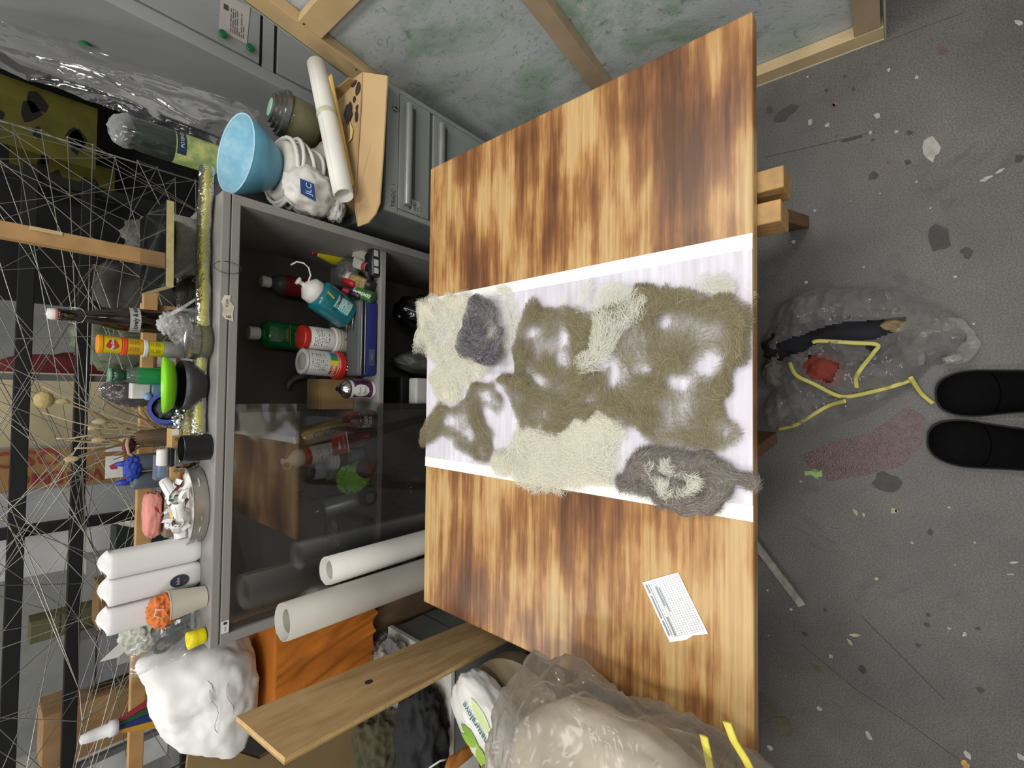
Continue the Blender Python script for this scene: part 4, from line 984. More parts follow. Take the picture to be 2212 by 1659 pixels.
# two paint tubes in a clear bag
for k, (a_, b_, cc_, lab) in enumerate([((796, 556), (752, 540), '#b7b3a5', 'cream paint tube with black cap by the cabinet side'), ((790, 578), (748, 562), '#c3c0ba', 'white paint tube with red band and black cap')]):
    t_, L = lying('paint_tube', lab, 'tube', a_[0], a_[1], b_[0], b_[1], 1.43, 1.50, SH+.018, SH+.05)
    obj('cap', cyl(.014, 0, .018, 18, .002), BLKP, t_, 'auto')
    obj('tube_body', grid(22, 6, lambda u, v: Vector((.0165*math.cos(2*PI*u)*(1+.15*v), .0165*math.sin(2*PI*u)*(1-v*.9), .018+(L-.018)*v))), M(cc_, 0.4, var=0.05), t_)
    if k == 1: obj('band', lathe([(.0172, .020), (.0172, .034)], 18, cap=False), M('#a33a36', 0.4), t_)
p = PY(745, 562, 1.50)
tag(obj('clear_pouch', xf(blob((.045, .03, .042), .25, 3, 7, 4, True), Matrix.Translation((p.x-.03, 1.53, SH+.050))), film('#d9d9d9', .3, .1, gloss=.9), None), 'crumpled clear pouch behind the two paint tubes', 'pouch')
# black gadget with barcode stickers
p = PZ(812, 572, SH)
t_ = thing('black_gadget', 'black plastic gadget with white stickers at the shelf front corner', 'gadget', (p.x, 1.418, SH+.0005), (0, 0, 0.05))
obj('case', box((-.052, -.018, 0), (.052, .018, .034), .010, 3), M('#26272b', 0.35, var=0.1), t_)
for x_, w_ in ((.030, .011), (-.004, .012), (-.032, .010)): obj('sticker', box((x_-w_, -.0188, .010), (x_+w_, -.0180, .028), .0002), M('#c9c9c7', 0.5), t_, False)
obj('steel_strip', box((-.006, -.021, .0005), (.046, -.0195, .005)), M('#e6e6e6', 0.15, 0.9), t_, False)
# curved dark handle and yellow glue bottle at the back
t_, L = lying('dark_comb', 'curved dark plastic handle lying by the paint tubes', 'handle', 793, 600, 745, 582, 1.44, 1.5, SH+.012, SH+.02)
obj('handle', tube([(.012*math.sin(PI*k/8), 0, L*k/8) for k in range(9)], .009, 8, flat=(1.2, .7)), BLKP, t_)
t_ = thing('yellow_bottle', 'yellow tapered glue bottle with red tip at the shelf back', 'bottle', upright(715, 556, 1.62))
h = PY(683, 548, 1.62).z-SH
obj('bottle_body', lathe([(0, 0), (.024, 0), (.026, .004), (.026, h*.45), (.018, h*.7), (.010, h*.92), (.008, h), (0, h)], 22), M('#d8c51f', 0.35, var=0.08), t_); obj('tip', lathe([(0, h), (.010, h), (.008, h+.018), (0, h+.02)], 16), M('#a8341f', 0.4), t_)
# cardboard carton
a_, b_ = PY(692, 818, 1.56), PY(752, 884, 1.56)
t_ = thing('small_carton', 'small plain cardboard carton behind the purple spray can', 'carton', ((a_.x+b_.x)/2, 1.56, SH+.0005))
cwid = abs(a_.x-b_.x)/2; ch = a_.z-SH
obj('carton_body', box((-cwid, 0, 0), (cwid, .10, ch), .002), M('#ab8a5d', 0.75, var=0.06), t_, False); obj('flap_seam', box((-cwid, -.0006, ch-.004), (cwid, .0, ch-.0025)), M('#6b5433', 0.8), t_, False)
# purple spray can
def spray(name, label, loc, rot, r, h, body, top, lab=None):
    t = thing(name, label, 'spray can', loc, rot)
    obj('can_body', lathe([(0, 0), (r*.92, 0), (r*.96, .004), (r, .006), (r, h*.70), (r*.97, h*.72)], 28), body, t, 'auto')
    obj('shoulder', lathe([(r*.97, h*.715), (r*1.03, h*.72), (r*1.03, h*.74), (r*.9, h*.80), (r*.55, h*.88), (r*.42, h*.885), (r*.42, h*.91), (0, h*.91)], 28), top, t, 'auto')
    obj('nozzle', lathe([(0, h*.91), (r*.26, h*.91), (r*.24, h), (0, h)], 16), BLKP, t, 'auto')
    return t
loc = upright(805, 842, 1.445); hh = PY(727, 842, 1.445).z-SH
t_ = spray('purple_spray_can', 'white and purple spray can with black nozzle at the shelf front', loc, 0, .031, hh, M('#5b2352', 0.3, var=0.08), SILV)
obj('white_rim', lathe([(.0315, hh*.62), (.0315, hh*.70)], 28, cap=False), WHT, t_)
obj('white_oval', grid(12, 12, lambda u, v: Vector((.0317*math.cos(FRONT-.15+.95*math.cos(2*PI*u)*v*.8), .0317*math.sin(FRONT-.15+.95*math.cos(2*PI*u)*v*.8), hh*.42+.030*math.sin(2*PI*u)*v))), WHT, t_)
text_round('Vernis', 0.010, PRINT, t_, .0322, hh*.47, FRONT-.15); bars_print(t_, PRINT, -.016, .008, hh*.27, hh*.38, 3, r=.0322, seed=2)
obj('white_foot', lathe([(.0316, .002), (.0316, .012)], 28, cap=False), WHT, t_)
obj('white_seam', band(.0316, .004, hh*.7, -3.0, -2.6, 5), WHT, t_)
# grey curved handle at the back
p = PY(648, 838, 1.70)
tag(obj('grey_hook', tube([(p.x+.05*math.cos(a), 1.70, SH+.10+.085*math.sin(a)) for a in [PI*(-.55+1.1*k/14) for k in range(15)]], .015, 10, taper=lambda t: .6+.6*math.sin(PI*t), flat=(1.2, .8)), M('#5d5a56', 0.6), None), 'grey curved plastic hook in the dark behind the carton', 'hook')
# gold can leaning, black tin with red lid
pb, pt = PY(744, 917, 1.50), PY(640, 947, 1.50); dv = (pt-pb).normalized()
t_ = thing('gold_can', 'gold spray can lettered GOLD leaning behind the black paint tin', 'spray can', (pb.x, 1.52, pb.z-.045), (0, math.atan2(dv.x, dv.z), 0))
h = (pt-pb).length+.045; r = .032
obj('can_body', lathe([(0, 0), (r*.95, 0), (r, .004), (r, h*.86), (r*.8, h*.93), (r*.5, h*.95), (r*.5, h), (0, h)], 28), M('#a8935a', 0.28, 0.75, var=0.08), t_)
obj('cap_top', lathe([(0, h*.952), (r*.45, h*.952), (r*.42, h*1.01), (0, h*1.01)], 20), M('#d6d2c2', 0.3), t_)
text_round('GOLD', 0.030, INK, t_, r*1.01, h*.57, FRONT+.15, PI/2, bold=0.0008)
loc = upright(818, 907, 1.437); h = PY(748, 905, 1.43).z-SH
t_ = thing('black_tin', 'black tin with white script lettering and red-brown top at the shelf front', 'tin', loc)
r = .036
obj('tin_body', lathe([(0, 0), (r, 0), (r, .003), (r, h*.62), (r*.98, h*.63)], 28), M('#17181a', 0.3), t_, 'auto'); obj('rim', lathe([(r*.99, h*.62), (r*1.03, h*.63), (r*1.03, h*.65), (r*.98, h*.66)], 28), SILV, t_)
obj('red_top', lathe([(r*.97, h*.65), (r*.93, h*.68), (r*.8, h*.93), (r*.5, h), (0, h)], 28), M('#6d1f20', 0.3), t_)
text_round('Rust', 0.024, WHT, t_, r*1.01, h*.45, FRONT-.1, bold=0.0007); text_round('Paint', 0.020, WHT, t_, r*1.01, h*.28, FRONT-.1, bold=0.0006)
obj('side_print', band(r*1.008, .006, h*.60, FRONT+.55, FRONT+1.25, 6), M('#8f8f8e', 0.5, h2='#2a2a2a', vscale=80), t_); obj('red_dot', band(r*1.014, h*.25, h*.40, FRONT+.62, FRONT+.9, 5), M('#b0342a', 0.5), t_)
# glue bottle with ring-pull spout
pb, pt = PY(722, 978, 1.48), PY(632, 1000, 1.48); dv = (pt-pb).normalized()
t_ = thing('glue_bottle', 'white glue bottle with red collar and ring-pull spout', 'bottle', (pb.x+.01, 1.49, pb.z-.04), (0, math.atan2(dv.x, dv.z)*.8, 0))
h = (pt-pb).length+.04; r = .031
obj('bottle_body', lathe([(0, 0), (r, 0), (r, h*.70), (r*.9, h*.72)], 26), M('#d2d0cd', 0.4, var=0.04), t_, 'auto'); obj('red_collar', lathe([(r*.98, h*.69), (r*1.06, h*.71), (r*1.06, h*.79), (r*.95, h*.81)], 26), REDP, t_)
obj('red_base', lathe([(r*1.01, 0.001), (r*1.01, h*.22)], 26, cap=False), REDP, t_)
cp = obj('spout', lathe([(r*.92, h*.80), (r*.92, h*.92), (r*.6, h), (.006, h+.012), (.006, h+.022), (.010, h+.024), (.010, h+.032), (0, h+.034)], 26), M('#d8d5c6', 0.4), t_)
obj('ring_pull', tube([(-.012+.016*math.cos(a), 0, h+.014+.014*math.sin(a)) for a in [2*PI*i/18 for i in range(18)]], .0016, 6, closed=True), M('#d8d5c6', 0.4), cp)
bars_print(t_, PRINT, -.022, .026, h*.3, h*.6, 6, r=r*1.008, seed=14)
# red tag card and red tube
pc = PY(735, 958, 1.455)
t_ = thing('tag_card', 'red hang card with white arrow standing before the glue bottle', 'card', (pc.x, 1.452, pc.z), (0, -.18, 0))
obj('card', box((-.036, 0, -.028), (.036, .002, .030), .0004), M('#b01e22', 0.5), t_, False); obj('white_arrow', prism([(-.018, -.0006, .012), (.014, -.0006, .004), (-.018, -.0006, -.001)], (0, .0005, 0)), WHT, t_, False)
text('AMBITION', 0.009, WHT, t_, (0, -.0008, -.012)); obj('card_edge', box((-.036, -.0005, -.0285), (.036, .0022, -.024)), WHT, t_, False)
t_, L = lying('red_tube', 'dark red glue stick with black tip leaning on the shelf edge', 'tube', 822, 937, 757, 950, 1.405, 1.46, SH+.012, None)
obj('tube_body', lathe([(0, 0), (.013, .004), (.019, L*.3), (.021, L), (0, L)], 20), M('#7c1c1e', 0.4, var=0.2, vscale=20), t_); obj('tip', lathe([(0, -.012), (.011, -.010), (.014, .006), (0, .008)], 16), M('#3a2c22', 0.5), t_)
# jar with stacked white lids on dark jar
base = upright(790, 985, 1.49)
t_ = jar_('dark_jar', 'dark jar with black lid and grey label behind the red glue stick', base, .036, .105, M('#3b4443', 0.2, coat=0.4), BLKP, .026)
obj('label', band(.0365, .015, .065, -2.5, -.7), M('#6d7683', 0.5, var=0.15, vscale=40), t_)
t_ = thing('lid_stack', 'stack of white plastic lids on the dark jar', 'lid', base+Vector((-.005, .0, .1062)))
for k in range(3): obj('lid_disc', lathe([(0, .011*k), (.034-.003*k, .011*k), (.036-.003*k, .011*k+.003), (.036-.003*k, .011*k+.009), (.030-.003*k, .011*k+.0105), (0, .011*k+.0105)], 26), M('#cfdcdc', 0.35), t_, 'auto')
t_ = thing('white_pot', 'white pot with dark lid in the shade behind the glue bottle', 'pot', upright(715, 1010, 1.60))
obj('pot_body', lathe([(0, 0), (.034, 0), (.036, .14), (0, .14)], 24), M('#b9bec0', 0.5), t_); obj('lid', lathe([(0, .14), (.039, .14), (.037, .17), (0, .172)], 24), M('#3b3d42', 0.4), t_)
# red-banded can, lime cloth, maroon ball
t_ = thing('banded_can', 'can with red and pale bands behind the lime cloth', 'can', upright(770, 1008, 1.56)); obj('can_body', cyl(.034, 0, .10, 24, .003), M('#b7b8a6', 0.5), t_, 'auto'); obj('red_band', lathe([(.0345, .055), (.0345, .08)], 24, cap=False), REDP, t_)
p = PY(775, 1032, 1.45)
t_ = thing('lime_cloth', 'bright lime green cloth heaped on the shelf', 'cloth', (p.x, 1.47, SH+.050))
obj('cloth', blob((.055, .048, .0535), .30, 2.2, 21, 5, True, zmin=-.0495), M('#8fd24e', 0.8, var=0.12, bump=0.3, bscale=120), t_)
p = PY(806, 1010, 1.415)
t_ = thing('maroon_ball', 'dull maroon ball in front of the lime cloth', 'ball', (p.x, 1.413, SH+.034)); obj('ball', blob((.033, .033, .033), .02, 4, 2, 4), M('#6b3238', 0.75, var=0.15, vscale=30), t_)
# tall clear bottle, silver can leaning, black cap-like pouch
t_ = thing('clear_bottle', 'empty clear bottle standing left of the lime cloth', 'bottle', upright(760, 1050, 1.58)); obj('bottle_body', lathe(bottle_prof(.030, .19, .4, .12, .15), 22), glass('#cfd6d2', .02, .06), t_)
pb, pt = PY(795, 1074, 1.44), PY(677, 1106, 1.48); dv = (pt-pb)
t_, L = lying('silver_spray_can', 'bare silver spray can leaning on the shelf wall', 'spray can', 797, 1073, 690, 1103, 1.45, 1.50, SH+.030, None)
r = .030
obj('can_body', lathe([(0, 0), (r*.9, 0), (r, .006), (r, L*.86), (r*.97, L*.875)], 28), M('#9aa3a0', 0.35, 0.6, var=0.1), t_, 'auto')
obj('shoulder', lathe([(r*.97, L*.87), (r*1.03, L*.88), (r*1.0, L*.91), (r*.8, L*.97), (r*.45, L*1.02), (r*.3, L*1.025), (r*.3, L*1.06), (0, L*1.06)], 28), SILV, t_, 'auto'); obj('valve', cyl(r*.12, L*1.06, L*1.11, 12), M('#cfcfcf', .3, .5), t_)
p = PY(790, 1073, 1.41)
t_ = thing('black_pouch', 'small black pouch with a pale round print propped on the silver can', 'pouch', (p.x, 1.408, p.z-.008)); obj('pouch', blob((.036, .024, .034), .12, 2.4, 31, 4), M('#2a2c31', 0.7, var=0.15), t_)
obj('round_print', xf(lathe([(0, 0), (.017, 0)], 20, cap=False), Matrix.Translation((0.0, -.0255, .010)) @ Matrix.Rotation(PI/2, 4, 'X')), M('#5b5f63', 0.6), t_, False)
# dark green tin box, spectacles, clear cup
p = PZ(818, 1150, SH); bx0, bx1 = PY(800, 1176, 1.42).x, PY(800, 1118, 1.42).x
t_ = thing('green_tin_box', 'dark green hinged tin box near the rolled papers', 'box', ((bx0+bx1)/2, 1.412, SH+.0005)); hb = (bx1-bx0)/2
obj('box_body', box((-hb, 0, 0), (hb, .20, .055), .004), M('#17241f', 0.35, var=0.15), t_, False); obj('box_lid', box((-hb-.001, -.001, .056), (hb+.001, .201, .082), .005), M('#1c2b25', 0.35, var=0.15), t_, False)
p = PY(716, 1160, 1.50)
t_ = thing('spectacles', 'pair of round wire spectacles resting on the green tin box', 'glasses', (p.x, 1.50, SH+.083), (0.5, 0, 0.3))
for s in (-1, 1):
    rim = obj('rim', tube([(s*.030+.024*math.cos(a), 0, .027+.024*math.sin(a)) for a in [2*PI*i/24 for i in range(24)]], .0016, 6, closed=True), SILV, t_)
    obj('lens', xf(lathe([(0, 0), (.0235, 0)], 24, cap=False), Matrix.Translation((s*.030, 0, .027)) @ Matrix.Rotation(PI/2, 4, 'X')), glass('#dfe8ea', 0, .05), rim)
    obj('temple', tube([(s*.054, 0, .03), (s*.056, .06, .026), (s*.055, .10, .012)], .0014, 5), SILV, t_)
obj('bridge', tube([(-.006, 0, .030), (0, -.003, .034), (.006, 0, .030)], .0014, 5), SILV, t_)
t_ = thing('clear_cup', 'clear plastic cup behind the white rolled paper', 'cup', (PY(700, 1195, 1.50).x, 1.52, SH+.0005)); obj('cup_wall', lathe([(0, .002), (.026, .002), (.034, .10), (.035, .10)], 24, cap=False), glass('#dfe7ea', .03, .10), t_)
# dim things on the lower shelf
LOW = .0755
for (nm_, lab, cat, x, w_, d_, h_, mt, Y_) in [('black_case', 'black hard case with yellow round badge low in the cabinet', 'case', PY(868, 848, 1.45).x-.01, .07, .12, .42, '#191a18', 1.47), ('white_carton', 'white carton standing low in the cabinet', 'carton', PY(905, 845, 1.42).x, .05, .05, .40, '#b5b5b2', 1.40)]:
    t_ = thing(nm_, lab, cat, (x, Y_, LOW)); b_ = obj('body', box((-w_, 0, 0), (w_, d_, h_), .006), M(mt, 0.5), t_, False)
    if nm_ == 'black_case':
        for rr_, z_ in ((.022, h_-.07),): obj('badge', xf(lathe([(rr_*.7, 0), (rr_, 0), (rr_, .001)], 22, cap=False), Matrix.Translation((0, -.001, z_)) @ Matrix.Rotation(PI/2, 4, 'X')), M('#8f8f36', .5), t_, False)
        text('ß', .02, M('#8f8f36', .5), t_, (0, -.0015, h_-.07))
t_ = thing('grey_bundle', 'grey plastic-wrapped bundle low in the cabinet', 'bundle', (PY(880, 780, 1.50).x, 1.52, LOW+.21)); obj('bundle', blob((.055, .09, .21), .12, 2.6, 13, 4, True, zmin=-.209), M('#4c4d4a', 0.5, var=0.2), t_)
t_ = thing('black_bag', 'black shiny bag low in the right end of the cabinet', 'bag', (PY(880, 680, 1.50).x+.02, 1.53, LOW+.20)); obj('bag', blob((.085, .10, .20), .2, 2.6, 17, 4, True, zmin=-.199), M('#111213', 0.18, coat=.5), t_)
t_ = thing('green_bag', 'dim clear bag with green and red bits low behind the glass', 'bag', (PY(890, 1060, 1.50).x, 1.55, LOW+.19)); obj('bag', blob((.14, .10, .19), .2, 2.6, 19, 4, True, zmin=-.189), film('#aab0a8', .4, .15), t_); obj('contents', blob((.10, .07, .13), .3, 3, 20, 4, True, zmin=-.129), M('#3c4a34', .7, h2='#5a2a2c', vscale=22), t_, loc=(0, 0, -.055))
# ================================================================== things on top of the cabinet
KT = KZ+0.0006
def on_top(x, y, Y): return Vector((PY(x, y, Y).x, Y, KT))
# long roll of clear film with yellow core
a_, b_ = PZ(462, 350, KT+.018), PZ(450, 938, KT+.018)
t_ = thing('film_roll', 'long roll of clear and yellow film lying along the cabinet top', 'film roll', (b_.x, 1.432, KT+.0195))
Lf = a_.x-b_.x
obj('yellow_core', tube([(Lf*k/12, .012*math.sin(k*.9), -.003+.002*math.sin(k*1.7)) for k in range(13)], .0135, 12), M('#b5b04a', 0.35, var=0.15, vscale=25), t_)
obj('film_wrap', grid(60, 20, lambda u, v: Vector((Lf*u*1.0, (.022+.005*fbm(Vector((u*14, v*3, 2))))*math.cos(2*PI*v)+.012*math.sin(u*12*.9)*.6, (.017+.003*fbm(Vector((u*14, v*3, 7))))*math.sin(2*PI*v)))), film('#dfe3c0', 0.22, 0.1, scale=30, gloss=.9), t_)
t_ = thing('yellow_bag', 'crumpled yellowish clear bag end beside the black pot', 'bag', on_top(440, 915, 1.44)+Vector((-.01, .03, .022)))
obj('bag', blob((.055, .035, .0215), .3, 3.0, 33, 4, True), film('#dcd98a', 0.4, 0.1, scale=30, gloss=.9), t_)
# drum with grey felt, glossy dark board on it
t_ = thing('felt_drum', 'round metal drum covered with grey felt under the dark glossy board', 'drum', on_top(415, 540, 1.56))
r = .088
obj('drum_wall', lathe([(0, 0), (r, 0), (r, .012), (r*.99, .014)], 36), SILV, t_, 'auto')
obj('felt', lathe([(r*.98, .012), (r*1.0, .03), (r*.99, .062), (r*.9, .070), (0, .072)], 36), M('#8d8c84', 0.9, var=0.15, vscale=60, bump=.6, bscale=180), t_)
obj('dark_brush', lathe([(r*.9, .0725), (r*.95, .085), (r*.9, .100), (0, .101)], 36), M('#211f1c', 0.9, var=0.3, vscale=90, bump=.8, bscale=240), t_)
bp4 = [PZ(*q, 1.262) for q in [(362,435),(360,620),(306,636),(306,478)]]
o_ = Vector((sum(p.x for p in bp4)/4, sum(p.y for p in bp4)/4+.01, 1.2505))
t_ = thing('glossy_board', 'dark mirror-glossy board with raw wooden edge on the felt drum', 'board', o_)
obj('board', prism([Vector((p.x, p.y, 1.2505))-o_+Vector((0, -.01, 0)) for p in bp4], (0, 0, .0155)), M('#b3a576', 0.7, var=0.15, vscale=30), t_, False)
obj('mirror_face', prism([(Vector((p.x, p.y, 1.2662))-o_+Vector((0, -.01, 0)))*1.0 for p in bp4], (0, 0, .0012)), M('#0d1513', 0.06, var=0.3, vscale=6, coat=.8), t_, False)
# dark hair bundle
t_ = thing('hair_bundle', 'dark tangled horsehair bundle beside the felt drum', 'hair', on_top(415, 635, 1.53)+Vector((0, 0, .0)))
rnd = random.Random(5); bm = bmesh.new()
for i in range(150):
    a = rnd.uniform(0, 2*PI); R = rnd.uniform(.016, .045); el = rnd.uniform(0, PI*.5); ph = rnd.uniform(0, 6)
    pts = [(R*math.cos(ph+.5*k)*(1.0), R*.8*math.sin(ph+.5*k), .028+.026*math.sin(ph*2+.35*k+a)*math.sin(el)) for k in range(8)]
    merge(bm, tube(pts, .0008, 3))
stuff(obj('hairs', bm, M('#37352c', 0.6, var=0.3), t_)); obj('core', blob((.040, .034, .027), .2, 3, 6, 3, zmin=-.0275), M('#2b2a22', .9), t_, loc=(0, 0, .028))
# grey canister with brown swing-top bottle standing on it
t_ = thing('grey_canister', 'plain grey cylindrical canister under the brown bottle', 'canister', on_top(380, 697, 1.66)); r = .037
obj('can_body', lathe([(0, 0), (r, 0), (r, .044), (r*.96, .046), (0, .046)], 30), M('#6c6e70', 0.5, var=0.05), t_, 'auto')
t_ = thing('brown_bottle', 'dark brown swing-top bottle with paper band standing on the grey canister', 'bottle', on_top(300, 690, 1.66)+Vector((-.001, 0, .047)), (0, -.035, 0)); h = .233; r = .034
obj('bottle_body', lathe([(0, 0), (r*.94, 0), (r, .004), (r, .098), (r*.93, .118), (r*.62, .150), (r*.46, .175), (r*.40, .222), (r*.46, .224), (r*.46, .231), (0, .231)], 30), M('#1d0f0b', 0.08, var=0.2, coat=.8), t_)
obj('stopper', lathe([(0, .231), (r*.42, .231), (r*.44, .236), (r*.40, .250), (0, .252)], 20), M('#d9d5cf', 0.3), t_); obj('seal_ring', lathe([(r*.43, .229), (r*.47, .232), (r*.44, .236)], 20, cap=False), M('#b06a60', .5), t_)
obj('wire_bail', tube([(r*.46, 0, .215), (r*.62, -.004, .20), (r*.5, -r*.35, .185), (0, -r*.55, .178), (-r*.5, -r*.35, .185), (-r*.62, -.004, .20), (-r*.46, 0, .215), (-r*.46, 0, .24), (0, 0, .254), (r*.46, 0, .24)], .0013, 6, closed=True), SILV, t_)
lb = obj('paper_band', lathe([(r*1.015, .066), (r*1.015, .090)], 30, cap=False), M('#b4b5b1', 0.6), t_)
text_round('| lovely & aun', .015, INK, lb, r*1.03, .078, FRONT, bold=.0004)
# glass jar with perforated metal lid, twisted clear bag
t_ = thing('lid_jar', 'low glass jar with perforated metal lid at the cabinet front', 'jar', on_top(440, 738, 1.435)); r = .048
obj('jar_glass', lathe([(0, .001), (r*.92, .001), (r, .008), (r, .030), (r*.92, .034)], 30, cap=False), glass('#b9bb9a', .03, .2), t_); obj('contents', cyl(r*.88, .003, .024, 24, .003), M('#8b8a63', .7, var=.3, vscale=60), t_)
ld_ = obj('lid', lathe([(r*.92, .030), (r*1.03, .031), (r*1.03, .044), (r*.98, .046), (r*.9, .044), (0, .044)], 30), SILV, t_, 'auto')
bm = bmesh.new()
for k in range(26):
    a = k*2.399; R = r*.8*math.sqrt((k+.5)/26); merge(bm, xf(cyl(.0018, 0, .0004, 6), Matrix.Translation((R*math.cos(a), R*math.sin(a), .0441))))
obj('perforations', bm, M('#4b4b49', .5), ld_, False)
t_ = thing('twisted_bag', 'clear plastic bag with a twisted white knot above the jar', 'bag', on_top(420, 715, 1.54)+Vector((0, 0, .034)))
obj('bag', blob((.045, .05, .033), .25, 2.5, 41, 4, True), film('#e6e6e6', .35, .1, gloss=.9), t_); obj('knot', blob((.030, .016, .022), .4, 2.5, 43, 4, True), film('#ffffff', .75, .12, gloss=.8), t_, loc=(.012, -.02, .040)); obj('tail', tube([(.03, -.02, .045), (.05, -.04, .02), (.075, -.06, -.005), (.09, -.075, -.02)], .006, 8, taper=lambda t: 1.2-.7*t, flat=(1.3, .5)), film('#ffffff', .6, .12), t_)
# stack of modelling-clay tubs on a frosted cup
p = on_top(375, 757, 1.66)
t_ = thing('frosted_cup', 'frosted clear cup under the stack of yellow clay tubs', 'cup', p); obj('cup_wall', lathe([(0, .002), (.022, .002), (.025, .054), (.0235, .055), (0, .054)], 26), glass('#c9cbc4', .25, .35), t_)
specs = [('yellow clay tub with white lid, lowest of the stack', '#d6c81c', '#dcdad2', .047, .0555, 0), ('orange-yellow clay tub with red lid, middle of the stack', '#d9a91f', '#e0482f', .046, .1035, 1), ('yellow clay tub with orange lid and round red emblem, top of the stack', '#d8be1e', '#e8951f', .050, .1505, 2)]
for lab, c1, c2, hh, z_, k in specs:
    t_ = thing('clay_tub', lab, 'tub', p+Vector((.002*k, 0, z_)), 0, 'stack of clay tubs'); r = .0235
    obj('tub_body', lathe([(0, 0), (r*.93, 0), (r*.97, .003), (r, hh*.80)], 28), M(c1, .35, var=.05), t_, 'auto'); obj('lid', lathe([(r*.99, hh*.78), (r*1.1, hh*.80), (r*1.1, hh*.96), (r*1.02, hh), (0, hh)], 28), M(c2, .35, var=.04), t_, 'auto')
    if k == 2:
        em = obj('red_emblem', grid(20, 3, lambda u, v: Vector((r*1.005*math.cos(FRONT+.62*v*math.cos(2*PI*u)), r*1.005*math.sin(FRONT+.62*v*math.cos(2*PI*u)), hh*.40+.0125*v*math.sin(2*PI*u)*(1+.2*math.cos(6*PI*u))))), M('#b3322c', .4), t_)
        text_round('Play-Doh', .0085, WHT, em, r*1.03, hh*.40, FRONT, bold=.0003)
    else:
        for ang in (FRONT-.35, FRONT+.5): bars_print(t_, M('#8a7420', .6), -.006, .006, hh*.2, hh*.7, 6, r=r*1.006, ang=ang, seed=k+5)
# small framed cards behind
p = PY(358, 775, 1.70)
t_ = thing('picture', 'small brown frame with pale picture behind the lime lid', 'frame', (p.x-.01, 1.71, KT), (-.12, 0, 0)); obj('frame', box((-.022, 0, 0), (.022, .006, .066), .001), M('#6d4a38', .6), t_, False); obj('picture', box((-.016, -.0006, .010), (.016, 0, .056)), M('#b7b2a6', .6, var=.2, vscale=50), t_, False)
# green bottle
t_ = thing('green_cup_bottle', 'bright green bottle with dark green upside-down neck by the lime lid', 'bottle', on_top(330, 813, 1.60)); h = 1.326-KT; r = .024
obj('bottle_body', lathe([(0, 0), (r, 0), (r, .003), (r, h*.68), (r*.95, h*.70)], 26), M('#0d7a40', .25, var=.15, coat=.4), t_, 'auto'); obj('clear_shoulder', lathe([(r*.95, h*.70), (r*.8, h*.80), (r*.62, h*.84)], 26, cap=False), glass('#cfe0d2', .02, .12), t_); obj('neck', lathe([(r*.65, h*.80), (r*.72, h*1.0), (0, h*1.0)], 22), M('#0c3f28', .3), t_); obj('rim', lathe([(r*.68, h*.99), (r*.80, h*1.0), (r*.80, h*1.03), (r*.7, h*1.035)], 22), M('#6f9a80', .3), t_)
# white and blue carton
p = on_top(335, 843, 1.63)
t_ = thing('blue_carton', 'white and pale blue plastic carton beside the green bottle', 'carton', p); obj('carton_body', box((-.024, 0, 0), (.024, .045, .085), .006, 3), M('#6c8ea3', .35, var=.1), t_); obj('white_top', box((-.0245, .001, .086), (.020, .044, .128), .003), M('#d6d2cd', .5), t_, False); obj('blue_tab', xf(cyl(.011, 0, .002, 16), Matrix.Translation((-.018, -.001, .092)) @ Matrix.Rotation(PI/2, 4, 'X')), M('#8fa9cf', .4), t_)
# blue tape roll with dark wad inside
p = PY(346, 884, 1.57)
t_ = thing('blue_tape_roll', 'blue tape roll stuffed with a dark wad standing behind the lime lid', 'tape roll', (p.x, 1.60, KT+.050), (-.35, 0, .25)); R = .046
obj('tape', xf(lathe([(R*.78, -.018), (R, -.018), (R*1.02, 0), (R, .018), (R*.78, .018), (R*.76, 0), (R*.78, -.018)], 32, cap=False), Matrix.Rotation(PI/2, 4, 'X')), M('#2c3f93', .4, var=.1), t_, 'auto'); obj('wad', blob((R*.80, .022, R*.80), .15, 3, 51, 4), M('#151b1c', .5, var=.3, vscale=30), t_)
# black pot with lime green lid tipped on it
t_ = thing('black_pot', 'black rounded plastic pot under the lime green lid', 'pot', on_top(440, 833, 1.463)); r = .066
obj('pot_body', lathe([(0, .001), (r*.62, .001), (r*.80, .010), (r, .036), (r*1.02, .058), (r*.97, .058), (r*.9, .036), (0, .012)], 34), M('#2d2d2e', .45, var=.15), t_)
t_ = thing('lime_lid', 'bright lime green bowl-shaped lid resting on the black pot', 'lid holder', on_top(398, 832, 1.463)+Vector((0, 0, .063)), (-.16, -.02, 0)); r2 = .072
t_['category'] = 'bowl'; t_['label'] = 'bright lime green shallow bowl resting on the black pot'; t_.name = 'lime_bowl'
obj('bowl_body', lathe([(0, .002), (r2*.55, .002), (r2*.85, .008), (r2, .022), (r2*1.03, .030), (r2*.99, .031), (r2*.95, .024), (r2*.8, .014), (0, .008)], 38), M('#83d41a', .4, var=.05), t_)
# foil ball
p = on_top(412, 903, 1.53); t_ = thing('foil_ball', 'crumpled aluminium foil ball beside the brown boxes', 'foil', p+Vector((0, 0, .026))); obj('foil', blob((.032, .028, .026), .35, 4.0, 55, 4, True, zmin=-.0255), M('#bfc0c0', .18, 1.0, var=.05), t_, False)
